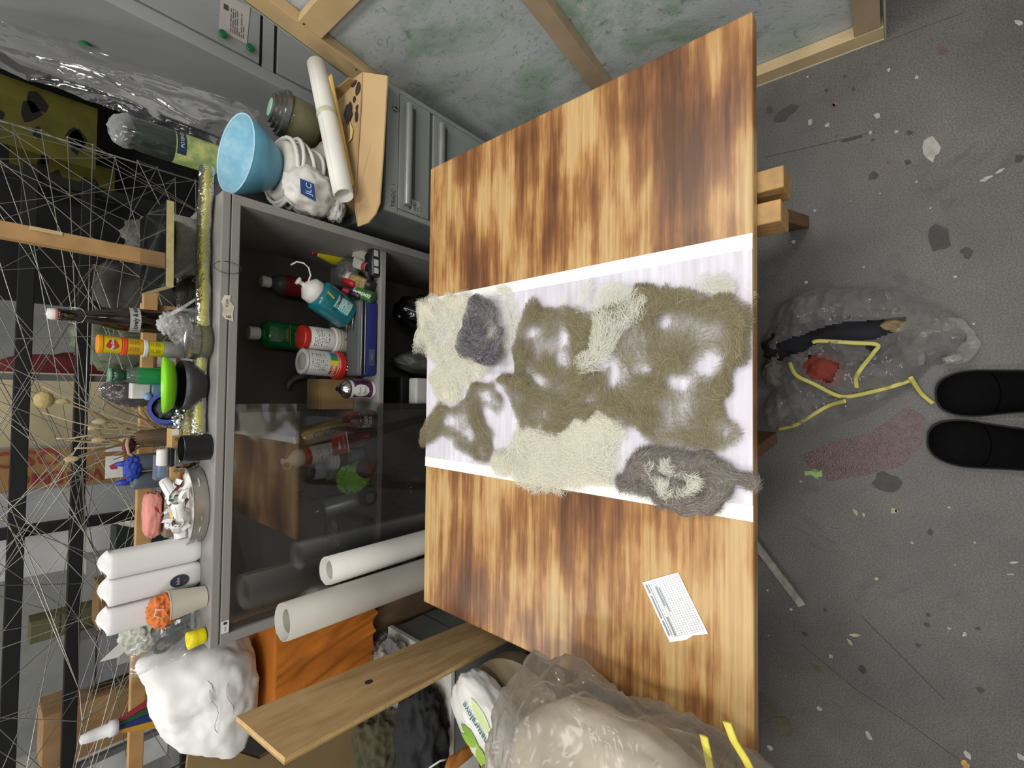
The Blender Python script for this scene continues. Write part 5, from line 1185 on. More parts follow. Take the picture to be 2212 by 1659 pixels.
# brown cartons with orange stripe
for k, (ya, yb_, lab) in enumerate([(926, 972, 'brown carton with orange stripe and white label behind the black cup'), (975, 1060, 'longer brown carton with orange stripe behind the paper scraps')]):
    xa, xb = PY(395, ya, 1.54).x, PY(395, yb_, 1.54).x
    t_ = thing('striped_carton', lab, 'carton', ((xa+xb)/2, 1.545+.002*k, KT), 0, 'orange-striped cartons'); w2 = (xa-xb)/2
    obj('carton_body', box((-w2, 0, 0), (w2, .055, .052), .001), M('#b1915d', .7, var=.05), t_, False); obj('orange_stripe', box((-w2-.0003, -.0006, .016), (w2+.0003, .0, .030)), M('#b5482a', .6), t_, False)
    text('-0|', .014, INK, t_, (0, -.001, .040)); text('ııı', .010, INK, t_, (0, -.001, .008))
    if k == 0: obj('white_label', box((w2-.018, -.0008, .036), (w2-.001, .0, .0515)), WHT, t_, False)
# black cup
t_ = thing('black_cup', 'short black cylindrical cup at the cabinet front', 'cup', on_top(440, 966, 1.408)); r = .034
obj('cup_wall', lathe([(0, .001), (r, .001), (r*1.01, .004), (r, .062), (r*.94, .063), (r*.93, .006), (0, .005)], 32), M('#17171a', .4, var=.12), t_, 'auto')
# steel dispenser with white roller
t_ = thing('steel_dispenser', 'small steel dispenser with white roller behind the black cup', 'dispenser', on_top(400, 990, 1.49)+Vector((.006, 0, 0)))
obj('frame', box((-.024, 0, 0), (.020, .028, .058), .003), M('#8d8f91', .25, .8), t_, False); obj('roller', xf(cyl(.013, -.022, .022, 22, .003), Matrix.Translation((0, .010, .082)) @ Matrix.Rotation(PI/2, 4, 'Y')), WHT, t_, 'auto'); obj('clamp', box((-.026, -.002, .058), (.024, .03, .068), .002), M('#2c2d2e', .3, .5), t_, False); obj('lever', tube([(-.022, -.004, .01), (-.03, -.012, .03), (-.026, -.01, .056)], .004, 8), BLKP, t_)
obj('screw', xf(cyl(.004, 0, .004, 10), Matrix.Translation((-.012, -.001, .045)) @ Matrix.Rotation(PI/2, 4, 'X')), SILV, t_)
# clear box of tape
t_ = thing('clear_box', 'clear plastic box with pale blue roll on the brown carton', 'box', (PY(345, 1010, 1.57).x, 1.562, KT+.053)); obj('box_wall', box((-.034, 0, 0), (.034, .035, .030), .002), glass('#dfe8f0', .03, .15), t_, False); obj('blue_roll', xf(cyl(.011, -.026, .026, 18), Matrix.Translation((0, .016, .0135)) @ Matrix.Rotation(PI/2, 4, 'Y')), M('#8fb0dd', .4), t_)
# grey squeeze bottles with blue spout
for k, (yy, lab) in enumerate([(997, 'slate grey bottle with blue spout nearer the dried stems'), (1036, 'slate grey bottle with blue spout nearer the pink foam')]):
    t_ = thing('grey_bottle', lab, 'bottle', (PY(325, yy, 1.69).x, 1.69, KT), 0, 'slate grey bottles'); r = .025
    obj('bottle_body', lathe(bottle_prof(r, .118, .35, .0, .18), 26), M('#4f5963', .4, var=.08), t_); obj('spout', lathe([(r*.36, .117), (r*.42, .124), (r*.18, .150), (0, .152)], 18), M('#23389a', .4), t_)
p = PY(285, 1010, 1.69)
tag(obj('blue_rag', xf(blob((.034, .014, .020), .35, 2.4, 61, 4, True), Matrix.Translation((p.x, 1.675, p.z))), M('#1f3aa0', .6, var=.15), None), 'deep blue rag slung over the grey bottle spouts', 'rag')
# round metal tin full of paper scraps
p = on_top(425, 1088, 1.49)
t_ = thing('scrap_tin', 'round metal tin heaped with white paper scraps', 'tin', p, (0, 0, 0)); r = .103
obj('tin_wall', lathe([(0, .001), (r, .001), (r*1.01, .003), (r*1.01, .034), (r*1.03, .036), (r*.99, .036), (r*.985, .005), (0, .004)], 44), M('#b3b0aa', .3, .7, var=.1), t_, 'auto')
SCR = [M('#f0efec', .55, var=.02), M('#e4e1da', .6, var=.03), M('#e0bf6a', .6, var=.05), M('#6b3038', .6), M('#2f9a90', .5)]
rnd = random.Random(8)
for k in range(44):
    a = rnd.uniform(0, 2*PI); R = r*.75*math.sqrt(rnd.random()); L2 = rnd.uniform(.018, .045); wd = rnd.uniform(.010, .018)
    cu = rnd.uniform(.3, 2.2)
    bm = grid(8, 2, lambda u, v: Vector(((u-.5)*L2, (v-.5)*wd, -cu*.25*(u-.5)**2*L2*12*.2)))
    mi = 2 if k == 3 else 4 if k == 5 else 3 if k % 9 == 4 else k % 2
    s_ = obj('paper_scrap', bm, SCR[mi], t_, True, (R*math.cos(a), R*math.sin(a), .034+.022*rnd.random()+.020*(1-R/r)), (rnd.uniform(-.9, .9), rnd.uniform(-.9, .9), rnd.uniform(0, 6.3)))
for k, (x_, y_, an) in enumerate([(-.055, -.02, .5), (-.03, -.05, 1.2), (.02, .02, 2.4)]):
    thick(obj('paper_curl', xf(roll_mesh(.06, .014, 1.4, .1, 20), Matrix.Translation((x_, y_, .050)) @ Matrix.Rotation(an, 4, 'Z') @ Matrix.Rotation(1.35, 4, 'X')), SCR[0], t_), .0004)
obj('scrap_heap', blob((r*.9, r*.9, .012), .25, 4, 71, 4, True), SCR[1], t_, loc=(0, 0, .018))
# pink foam slab on a brown slab
p = PY(340, 1110, 1.71); xa, xb = PY(340, 1060, 1.70).x, PY(340, 1160, 1.70).x
t_ = thing('brown_slab', 'rough brown plaster slab under the pink foam', 'slab', ((xa+xb)/2, 1.665, KT)); w2 = (xa-xb)/2
obj('slab', box((-w2, 0, 0), (w2, .08, .036), .006, 3), M('#8f7d68', .85, var=.2, vscale=30, bump=.5), t_)
t_ = thing('pink_foam', 'pink foam lump with a red stroke on the brown slab', 'foam', ((xa+xb)/2, 1.705, KT+.0365+.022)); obj('foam', blob((w2*.95, .034, .022), .12, 3, 75, 4, sq=3.2), M('#d98f85', .85, var=.1, bump=.4), t_); obj('red_stroke', prism([(.005, -.0345, -.012), (.022, -.0345, -.004), (.030, -.0345, .002), (.020, -.0345, .001)], (0, .002, 0)), M('#b02430', .5), t_, False)
t_ = thing('maroon_bottle', 'small maroon bottle lying between the scrap tin and the brown slab', 'bottle', (PY(388, 1110, 1.63).x-.04, 1.630, KT+.015), (0, PI/2, 0)); obj('bottle_body', lathe(bottle_prof(.0145, .085, .5, .1, .15), 20), M('#5a2430', .35, var=.2), t_)
# three white refill pouches
for k, (tx, ty, bx, by, lab) in enumerate([(209, 1219, 425, 1180, 'white gusseted pouch nearest the scrap tin'), (209, 1282, 424, 1230, 'white gusseted pouch with dark oval sticker, middle of three'), (206, 1344, 422, 1286, 'white gusseted pouch behind the paper cup')]):
    x_ = PY(bx-60, (by*2+ty)/3, 1.47).x
    t_ = thing('white_pouch', lab, 'pouch', (x_-.004, 1.478, KT), 0, 'white pouches'); hh = PY(tx, ty, 1.478).z-KT; w2 = .0335
    def pf(u, v, w2=w2, hh=hh):
        a = 2*PI*u; c_, s_ = math.cos(a), math.sin(a); e = 2/3.2
        x = w2*math.copysign(abs(c_)**e, c_); y = .032*math.copysign(abs(s_)**e, s_)
        if v < .86:
            k2 = 1-.12*(1-min(1, v/.05))**2
            return Vector((x*k2, y*k2*(1-.25*v), hh*.90*v/.86))
        q = (v-.86)/.14
        return Vector((x*(1-.15*q)+.010*q, y*(1-.25*v)*(1-q), hh*.90+hh*.10*q*(1-.9*max(0, abs(x/w2))**2)))
    obj('pouch_body', grid(40, 24, pf), M('#e4e3e3', .35, var=.03, bump=.15, bscale=30), t_)
    obj('seal', prism([(-.018, -.001, hh*.955), (.010, -.001, hh*1.005), (.020, -.001, hh*.962)], (0, .002, 0)), M('#e9e8e8', .35), t_, False)
    if k == 1:
        ov = obj('oval_sticker', grid(24, 4, lambda u, v: Vector((-.004+.016*v*math.cos(2*PI*u), -.0322, .048+.021*v*math.sin(2*PI*u)))), M('#3a3f4a', .4), t_, False); text('baba', .010, WHT, ov, (-.004, -.0330, .052)); text('+', .014, M('#c0403c', .4), ov, (-.006, -.0330, .036))
# paper cup with orange cloth
t_ = thing('paper_cup', 'cream paper cup stuffed with orange cloth', 'cup', on_top(440, 1288, 1.405)); hh = 1.229-KT; r0, r1 = .026, .037
obj('cup_wall', lathe([(0, .002), (r0, .001), (r1, hh), (r1*1.03, hh+.001), (r1*1.03, hh+.004), (r1*.97, hh+.003), (r0*.97, .004), (0, .004)], 34), M('#d2ccbd', .5, var=.03), t_, 'auto')
obj('orange_cloth', blob((.038, .034, .030), .28, 2.3, 81, 5, True), M('#cf7438', .8, var=.08), t_, loc=(-.008, .004, hh+.010)); obj('white_piping', tube([(-.012, -.030, hh+.020), (-.004, -.027, hh+.033), (.008, -.024, hh+.030), (.006, -.031, hh+.012)], .0013, 6), WHT, t_)
# yellow plastic cup on its side
t_ = thing('yellow_cup', 'small bright yellow ribbed cup at the left cabinet corner', 'cup', on_top(430, 1380, 1.395)+Vector((.006, 0, 0)), (0, -.05, 0)); r = .019
obj('cup_body', lathe([(0, .001), (r*.95, .001), (r, .004), (r*1.04, .012), (r, .015), (r*1.05, .022), (r*1.12, .040), (r*1.06, .040), (r*.95, .004), (0, .003)], 28), M('#e3d30f', .35, var=.05), t_)
# zip bag with black tool
t_ = thing('zip_bag', 'clear zip bag with a black tool inside at the left cabinet corner', 'bag', (PY(385, 1380, 1.46).x, 1.47, KT))
obj('bag_film', grid(16, 22, lambda u, v: Vector(((u-.5)*.115*(1-.25*v)-.03*v, .03*v+.012*fbm(Vector((u*4, v*4, 3)))-.008, .012+.125*v))), film('#dfe2e4', .30, .08, scale=12, gloss=1.0), t_); obj('black_tool', blob((.032, .010, .024), .15, 2, 84, 4), M('#232426', .3), t_, loc=(.005, .026, .045)); obj('tool_ring', tube([(-.018+.016*math.cos(a), .022, .072+.016*math.sin(a)) for a in [2*PI*i/20 for i in range(20)]], .005, 8, closed=True), M('#2d2f31', .3), t_); obj('grey_blade', box((.018, .024, .008), (.042, .030, .060), .002), M('#5b6066', .4), t_, False)
# grubby white crumpled cloth with wire
t_ = thing('white_wad', 'greenish white crumpled wad of plaster cloth behind the zip bag', 'cloth', (PY(262, 1390, 1.56).x, 1.58, KT+.100)); obj('wad', blob((.046, .036, .042), .28, 2.4, 91, 5, True), M('#b9bcae', .8, var=.12, vscale=12), t_); obj('torn_corner', prism([(-.02, -.02, .03), (.004, -.026, .048), (-.03, -.02, .085), (-.034, -.018, .05)], (0, .002, 0)), M('#dcdcd8', .6), t_, False)
t_ = thing('grey_tin', 'low grey tin under the greenish white wad', 'tin', (PY(262, 1390, 1.56).x, 1.60, KT)); obj('tin_body', cyl(.045, 0, .062, 28, .003), M('#7a7c7a', .4, .4), t_, 'auto')
# ================================================================== left of the cabinet
# low white-topped cabinet
LZ = 0.555
t_ = thing('low_cabinet', 'low grey cabinet with white top left of the glass cabinet', 'cabinet', (-1.16, 1.25, 0))
obj('body', box((-.30, -.15, .02), (.30, .185, LZ-.018), .003), M('#7f8482', .5, var=.08), t_, False)
obj('top_board', box((-.31, -.155, LZ-.018), (.31, .19, LZ), .002), M('#dcdcd8', .5, var=.03), t_, False)
obj('side_seam', box((.3002, -.145, LZ-.16), (.3012, .18, LZ-.156)), M('#4b4f4d', .6), t_, False)
# rolls standing before the cabinet
def standing_roll(label, x, y, r, h, m_, tilt=0.0):
    t = thing('standing_roll', label, 'paper roll', (x, y, 0.004), (0, tilt, 0), 'rolls standing before the cabinet')
    thick(obj('rolled_sheet', roll_mesh(h, r, 2.4, .07, 32), m_, t), .0012)
    obj('inner_core', lathe([(r*.60, h-.30), (r*.60, h-.01)], 24, cap=False), m_, t)
    return t
standing_roll('white rolled paper standing before the left end of the glass', -.522, 1.292, .041, .868, M('#dcdad3', .6, var=.03))
standing_roll('taller pale grey rolled sheet standing beside the white roll', -.616, 1.245, .049, 1.01, M('#b3b0a7', .55, var=.04), .012)
# stool under orange cloth
t_ = thing('draped_stand', 'square stand draped with creased orange cloth beside the glass cabinet', 'stand', (-.86, 1.60, 0))
obj('post', box((-.12, -.12, 0), (.12, .12, .92), .004), M('#6a5640', .7), t_, False)
def ocloth(u, v):
    a = -PI*.98+u*PI*1.55; e = 2/5.0
    c_, s_ = math.cos(a), math.sin(a); rr_ = (abs(c_)**5+abs(s_)**5)**(-.2)
    k = 1.03+.06*(1-v)+ (.16*(noise.ridged_multi_fractal(Vector((u*15+v*1.8, v*.9, 4)), 1.0, 2.0, 3, 1.0, 2.0)-1.0)+.02*math.sin(u*70+5*v))*(1.0-.35*v)
    x = .155*k*rr_*c_; y = .150*k*rr_*s_
    return Vector((x, y, .60+.345*v+.02*math.sin(u*7)*(1-v)))
obj('orange_cloth', grid(150, 26, ocloth), M('#b86a18', .8, var=.10, vscale=12, bump=.2, bscale=90), t_)
obj('cloth_top', box((-.150, -.145, .922), (.150, .145, .948), .012, 3), M('#b86a18', .8, var=.10), t_)
# plaster sculpture
t_ = thing('plaster_sculpture', 'rough white plaster sculpture with a pointed top on the orange stand', 'sculpture', (-.875, 1.585, 1.085))
bm = blob((.165, .135, .130), .10, 1.6, 101, 5, False, zmin=-.136)
for v in bm.verts:
    c0 = v.co.copy()
    d1 = (c0.normalized()-Vector((.72, -.15, .68)).normalized()).length        # pointed peak towards the cabinet
    v.co += Vector((.55, -.1, .83))*.085*math.exp(-(d1/.42)**2)
    d2 = (c0.normalized()-Vector((-.85, -.25, -.35)).normalized()).length       # shoulder reaching down to the left
    v.co += Vector((-.8, -.3, -.25))*.075*math.exp(-(d2/.5)**2)
    d3 = (c0.normalized()-Vector((-.3, -.85, .5)).normalized()).length          # hollow
    v.co -= c0.normalized()*.035*math.exp(-(d3/.35)**2)
    v.co += c0.normalized()*.006*fbm(c0*20)
obj('plaster', bm, M('#ecebea', .85, var=.03, vscale=18, bump=.35, bscale=30), t_)
for i in range(3):
    rnd = random.Random(i+3); a0_ = rnd.uniform(-2.4, -.9); z_ = rnd.uniform(-.05, .06)
    pts = []
    for k in range(9):
        a = a0_+.10*k; d = Vector((math.cos(a), math.sin(a), z_*6+.05*math.sin(k*1.1+i)+.02*k)).normalized()
        pts.append(Vector((d.x*.165, d.y*.135, d.z*.130))*1.02)
    obj('crack', tube(pts, .0009, 4), M('#b5b3af', .8), t_)
# grey fur
t_ = thing('fur_piece', 'mottled grey and cream fur piece on the low cabinet', 'fur', (-.955, 1.345, LZ+.050))
obj('hide', blob((.105, .08, .050), .25, 2.2, 111, 5, zmin=-.0495), M('#7f7f80', .9, h2='#c9c3b5', vscale=16, bump=.8, bscale=120), t_)
rnd = random.Random(4); bm = bmesh.new()
for i in range(1500):
    d = Vector((rnd.gauss(0, 1), rnd.gauss(0, 1), abs(rnd.gauss(0, .8)))).normalized()
    p = Vector((d.x*.125, d.y*.08, d.z*.050-.002)); q = p+d*.012+Vector((rnd.uniform(-.01, .01), rnd.uniform(-.01, .01), .004)); s_ = Vector((rnd.uniform(-1, 1), rnd.uniform(-1, 1), 0))*.0007
    bm.faces.new([bm.verts.new(p+s_), bm.verts.new(p-s_), bm.verts.new(q)])
stuff(obj('fur_hairs', bm, M('#8f8d8a', .9, h2='#55565a', vscale=14), t_, False))
# plank standing on end
pn = [Vector((-.771, 1.0, 1.11)), Vector((-.815, 1.0, 0.003)), Vector((-.845, 1.2, 0.003)), Vector((-.762, 1.2, 1.137))]
o_ = Vector((-.82, 1.1, 0))
t_ = thing('plywood_plank', 'weathered plywood plank leaning upright at the left of the table', 'plank', o_)
nrm = (pn[1]-pn[0]).cross(pn[3]-pn[0]).normalized()
if nrm.x > 0: nrm = -nrm
def layer(i0, i1): return prism([p-o_+nrm*i0 for p in pn], nrm*(i1-i0), .0004)
PLY = M('#c9a878', .7, h2='#b08e5e', vscale=5, stretch=(6, 6, 1.2), bump=.15, bscale=60)
obj('face_layer', layer(0, .004), PLY, t_, False); obj('core_layer', layer(.0042, .0115), M('#c2a269', .75, var=.15, vscale=30), t_, False); obj('back_layer', layer(.0117, .016), M('#a58a5b', .75), t_, False)
kn = Vector((pn[0].lerp(pn[3], .55)).lerp(pn[1].lerp(pn[2], .55), .25))-o_
obj('knot', xf(blob((.002, .012, .016), .2, 2, 4, 2), Matrix.Translation(kn)), M('#3b2c1c', .7), t_)
# clothes heaped on the low cabinet
def heap(name, label, cat, loc, r, m_, seed, amp=.24, rid=True, sub=5, zmin=None, rot=0):
    t = thing(name, label, cat, loc, rot); obj('folds', blob(r, amp, 1.9, seed, sub, rid, zmin=zmin if zmin is not None else -r[2]*.9), m_, t); return t
heap('khaki_cloth', 'khaki green cloth bunched behind the plank', 'cloth', (-1.17, 1.345, LZ+.082), (.10, .08, .09), M('#4a4733', .9, var=.12, bump=.2, bscale=200), 121)
t_ = heap('black_garment', 'black garment with white cord heaped left of the plank', 'clothing', (-1.08, 1.16, LZ+.063), (.155, .09, .07), M('#1b1c1e', .85, var=.2), 122)
obj('white_cord', tube([(-.01, -.10, .05), (.004, -.115, .045), (.012, -.125, .03), (.010, -.132, .012)], .0028, 6), M('#c9c9c6', .6), t_)
heap('olive_trousers', 'olive trousers hanging over the low cabinet edge', 'clothing', (-1.37, 1.25, LZ+.088), (.10, .13, .095), M('#3f3d2d', .9, var=.12), 123)
heap('magenta_cloth', 'small magenta cloth in the dark clothes', 'cloth', (-1.24, 1.11, LZ+.03), (.045, .04, .03), M('#6d2140', .85), 124)
# round stool with the paper pack
t_ = thing('round_stool', 'round dark brown wooden stool beside the table', 'stool', (-.965, .825, 0))
BRW = M('#46341f', .6, var=.15, vscale=8)
obj('seat', lathe([(0, .500), (.195, .500), (.2, .505), (.2, .535), (.195, .540), (0, .540)], 44), BRW, t_, 'auto'); obj('rim', lathe([(.203, .49), (.212, .49), (.212, .541), (.203, .541)], 44), M('#6d6048', .6), t_, 'auto')
for a in (.8, 2.4, 3.9, 5.5): obj('leg', beam((.14*math.cos(a), .14*math.sin(a), .50), (.18*math.cos(a), .18*math.sin(a), 0), .035, .035, up=(1, 0, 0)), BRW, t_, False)
pa, pb = Vector((-.855, .970, .601)), Vector((-1.00, .735, .601))
ax = pb-pa; L = ax.length; ang = math.atan2(ax.y, ax.x)
t_ = thing('cotton_pack', 'white soft pack with green leaves printed on it lying on the stool', 'pack', (pa+pb)/2, (0, 0, ang+PI))
obj('pack_body', blob((L*.62, .082, .058), .045, 4.0, 131, 5, sq=3.2), M('#e3e3df', .3, var=.03, bump=.5, bscale=26), t_)
GRN = [M('#9cc04a', .4, var=.1), M('#7fae3a', .4, var=.1), M('#c6d6a0', .4)]
def leaf(x, y, ln_, wd, an, k, z=.0585):
    pts = []
    for i in range(12):
        u = i/11 if i < 6 else (11-i)/5*.5
    n_ = 7; top = [(ln_*j/(n_-1), wd*math.sin(PI*j/(n_-1))**.8*.5) for j in range(n_)]; bot = [(ln_*j/(n_-1), -wd*math.sin(PI*j/(n_-1))**.8*.5) for j in range(n_-2, 0, -1)]
    bm = bmesh.new(); vs = []
    for (a, b) in top+bot:
        X_ = x+a*math.cos(an)-b*math.sin(an); Y_ = y+a*math.sin(an)+b*math.cos(an)
        rr_ = max(0, 1-(abs(X_)/(L*.62))**3.2-(abs(Y_)/.082)**3.2)**(1/3.2)
        vs.append(bm.verts.new((X_, Y_, .058*rr_*1.03+.002)))
    bm.faces.new(vs); bmesh.ops.triangulate(bm, faces=bm.faces)
    obj('leaf_print', bm, GRN[k], t_, False)
for a in [(.01, .012, .085, .030, .75, 0), (.01, .010, .075, .030, .25, 1), (.01, .012, .060, .042, 2.5, 0), (-.105, -.035, .075, .042, 2.4, 1), (-.105, -.035, .060, .045, -2.5, 0), (.10, -.055, .11, .024, PI-.05, 2), (-.03, .035, .055, .03, 2.9, 2)]: leaf(*a)
text('naturalove', .026, M('#2d6f6a', .5), t_, (.050, -.026, .0612), (0, 0, -.05), bold=.0005)
text('AUTOMATIZE', .013, M('#5d7a52', .5), t_, (-.045, .016, .0608), (0, 0, -.75)); text('BIODEGRADABLE', .012, M('#5d7a52', .5), t_, (-.058, .006, .0608), (0, 0, -.75)); text('ILLIMITADO', .012, M('#5d7a52', .5), t_, (-.072, -.004, .0608), (0, 0, -.75))
# brown paper bag with white slip
t_ = thing('kraft_bag', 'brown kraft paper bag with a white slip beside the leafy pack', 'bag', (-1.085, .945, .542), (0, 0, .5)); obj('bag_body', blob((.07, .035, .075), .12, 2.2, 141, 4, sq=3), M('#a5682c', .7, var=.08, bump=.4, bscale=25), t_, loc=(0, 0, .075)); obj('white_slip', box((-.01, -.040, .06), (.05, -.037, .13)), M('#c3c2be', .6), t_, False)
heap('grey_cloth', 'pale grey crumpled cloth under the leafy pack', 'cloth', (-1.12, .875, .592), (.06, .06, .05), M('#a7a6a6', .8, var=.1), 143)
# big clear bag of wool at the table corner, propped on a crate
t_ = thing('wooden_crate', 'plain wooden crate under the big clear bag', 'crate', (-1.04, .47, 0))
for z in (.02, .27, .52):
    for (a, b) in (((-.16, -.13), (.16, -.13)), ((-.16, .13), (.16, .13)), ((-.16, -.13), (-.16, .13)), ((.16, -.13), (.16, .13))): obj('slat', beam((a[0], a[1], z+.09), (b[0], b[1], z+.09), .014, .18), WOODL, t_, False)
obj('top_board', box((-.165, -.138, .712), (.165, .138, .748), .002), WOODL, t_, False)
t_ = thing('wool_bag', 'big clear plastic bag of pale wool with yellow drawstring at the table corner', 'bag', (-.795, .345, .861))
def bagshape(r, amp, seed, sub):
    bm = blob(r, amp, 1.5, seed, sub, False, sq=2.5)
    for v in bm.verts:
        c0 = v.co.copy()
        if v.co.z < -.108: v.co.z = -.108
        v.co.z += .035*math.exp(-((c0.x-.12)**2+(c0.y-.10)**2)/.02)
        f = noise.ridged_multi_fractal(Vector((c0.x*5+.3*c0.y, c0.y*13, c0.z*6)), 1.0, 2.0, 4, 1.0, 2.0)-1.0
        f2 = noise.ridged_multi_fractal(Vector((c0.x*14-c0.y*9, c0.y*24+c0.x*6, c0.z*14)), 1.0, 2.0, 3, 1.0, 2.0)-1.0
        v.co += c0.normalized()*(.019*f+.007*f2)
        if v.co.z < -.108: v.co.z = -.108
    return bm
obj('film', bagshape((.315, .275, .135), .10, 151, 6), film('#dad3c7', .27, .2, scale=10, gloss=.5), t_)
obj('wool_filling', blob((.285, .243, .110), .06, 2.2, 152, 5, sq=2.5), M('#cfc5b3', .95, h2='#a2988a', vscale=6, bump=.3, bscale=30), t_, loc=(-.015, 0, 0))
YS = M('#cfc24a', .5, var=.08)
for pts in [[(1570,1560),(1585,1600),(1610,1640),(1625,1670)], [(1520,1590),(1528,1625),(1535,1665),(1540,1690)]]:
    w3 = [PZ(x, y, .885 if i == 0 else .88-.006*i)-Vector(t_.location) for i, (x, y) in enumerate(pts)]
    obj('drawstring', tube(w3, .006, 8, flat=(1.0, .35)), YS, t_)
# boards leaning further left, colour fan
bd = [PY(*q, 1.66) for q in [(412,1592),(560,1640),(640,1740),(470,1760)]]
t_ = thing('brown_board', 'brown fibreboard leaning behind the dark clothes', 'board', (bd[2].x, 1.66, 0)); o_ = Vector(t_.location)
obj('board', prism([bd[0]-o_, bd[1]-o_, Vector((bd[1].x+.02, 1.66, .0))-o_, Vector((bd[3].x-.3, 1.66, 0))-o_, Vector((bd[3].x-.3, 1.66, bd[0].z+.05))-o_], (0, .016, 0)), M('#8d7650', .75, var=.08), t_, False)
t_ = thing('colour_fan', 'white handle with red, green, blue and yellow strips behind the sculpture', 'fan', (-1.005, 1.80, 1.285))
obj('handle', xf(lathe([(0, .055), (.012, .052), (.016, .03), (.018, -.008), (.022, -.010), (.022, -.030), (0, -.030)], 20), Matrix.Rotation(0.05, 4, 'Y')), M('#d5d4d6', .4), t_)
for k, hh in enumerate(['#8f2433', '#1f4a34', '#1c2a6a', '#b8892c']):
    x0 = .016-.010*k; x1 = .085-.05*k
    obj('strip', prism([(x0, 0, -.03), (x0-.009, 0, -.03), (x1-.036, 0, -.24), (x1+.008, 0, -.24)], (0, .006, 0)), M(hh, .6, var=.1), t_, False)
# ================================================================== bag and shoes on the floor
def fb(L, z): return [PZ(1600+a/2.513, 440+b/2.513, z) for a, b in L]
OUT = [(100,1110),(180,1000),(140,900),(110,760),(190,570),(280,490),(400,450),(650,440),(850,440),(960,490),(1130,560),(1230,620),(1275,720),(1250,790),(1180,850),(1040,880),(1000,930),(900,1020),(700,1140),(480,1220),(300,1245),(130,1210)]
P0 = fb(OUT, .02); poly = [(p.x, p.y) for p in P0]; ring = poly+[poly[0]]
MOUTH = [(p.x, p.y) for p in fb([(180,760),(400,690),(600,640),(900,612),(830,690),(700,735),(430,745),(330,800),(200,830)], .12)]
HOLE2 = [(p.x, p.y) for p in fb([(372,828),(535,872),(490,975),(365,925)], .10)]
cxb, cyb = sum(p[0] for p in poly)/len(poly), sum(p[1] for p in poly)/len(poly)
t_ = thing('drawstring_bag', 'open clear plastic bag with yellow drawstring on the floor before the shoes', 'bag', (cxb, cyb, 0))
stp = .004; xs = [p[0] for p in poly]; ys = [p[1] for p in poly]
nx, ny = int((max(xs)-min(xs))/stp)+3, int((max(ys)-min(ys))/stp)+3
gx, gy = np.meshgrid(min(xs)-stp+np.arange(nx)*stp, min(ys)-stp+np.arange(ny)*stp, indexing='ij')
ins = inside(gx, gy, poly); de = segdist(gx, gy, ring); inm = inside(gx, gy, MOUTH) | inside(gx, gy, HOLE2)
def bh(x, y, d):
    n = noise.ridged_multi_fractal(Vector((x*9, y*9, 2.0)), 1.0, 2.0, 4, 1.0, 2.0)-1.0
    n2 = noise.ridged_multi_fractal(Vector((x*26, y*26, 5.0)), 1.0, 2.0, 3, 1.0, 2.0)-1.0
    return max(.004, .115*(1-math.exp(-d/.045))+.034*n*min(1, d/.03)+.014*n2*min(1, d/.02))
bm = bmesh.new(); vid = {}
for i in range(nx):
    for j in range(ny):
        if ins[i, j] and not inm[i, j]: vid[i, j] = bm.verts.new((gx[i, j]-cxb, gy[i, j]-cyb, bh(gx[i, j], gy[i, j], de[i, j])))
for i in range(nx-1):
    for j in range(ny-1):
        q = [(i, j), (i+1, j), (i+1, j+1), (i, j+1)]
        if all(k in vid for k in q): bm.faces.new([vid[k] for k in q])
obj('film', bm, film('#e0e0dd', .36, .12, scale=13, gloss=.9), t_)
def inbag(name, L, z, h, m_, seed):
    pts = fb(L, z); c0 = sum((Vector((p.x, p.y, 0)) for p in pts), Vector())/len(pts)
    rx = max(abs(p.x-c0.x) for p in pts); ry = max(abs(p.y-c0.y) for p in pts)
    return obj(name, blob((rx, ry, h), .2, 2.2, seed, 4, True, zmin=-h), m_, t_, loc=(c0.x-cxb, c0.y-cyb, h+.003))
inbag('navy_cloth', [(150,900),(420,640),(900,600),(700,760),(330,860)], .06, .045, M('#15161f', .85, var=.3), 201)
inbag('tan_cloth', [(760,640),(930,620),(880,720),(720,720)], .05, .038, M('#8d7d5b', .85, var=.15), 202)
inbag('rust_cloth', [(340,800),(570,860),(510,1000),(335,945)], .09, .058, M('#7d3120', .8, var=.15), 203)
inbag('grey_fluff', [(120,860),(240,830),(260,960),(160,1000)], .05, .04, M('#6f6c64', .95, var=.2, bump=.8, bscale=90), 204)
for L in [[(265,860),(300,930),(400,980),(520,1040),(600,1045),(760,1010),(830,990),(920,960)], [(920,940),(980,1030),(1045,1085)], [(390,755),(430,745),(600,755),(740,765),(720,810),(650,900),(625,950),(630,1000)], [(200,1225),(300,1200),(400,1140),(480,1095),(570,1070)]]:
    w3 = []
    for k, (a, b) in enumerate(L):
        z = .10
        for _ in range(4):
            p = fb([(a, b)], z)[0]; d = segdist(np.array([p.x]), np.array([p.y]), ring)[0]
            if not inside(np.array([p.x]), np.array([p.y]), poly)[0]: d = 0
            z = bh(p.x, p.y, d)+.008
        p = fb([(a, b)], z)[0]; w3.append(Vector((p.x-cxb, p.y-cyb, z)))
    sm = []
    for k in range(len(w3)-1):
        q0, q1, q2, q3 = w3[max(k-1, 0)], w3[k], w3[k+1], w3[min(k+2, len(w3)-1)]
        for s in range(5):
            u = s/5; sm.append(.5*((2*q1)+(q2-q0)*u+(2*q0-5*q1+4*q2-q3)*u*u+(3*q1-q0-3*q2+q3)*u**3))
    sm.append(w3[-1])
    obj('drawstring', tube(sm, .0052, 8, flat=(1.0, .4)), M('#c9c269', .55, var=.08), t_)
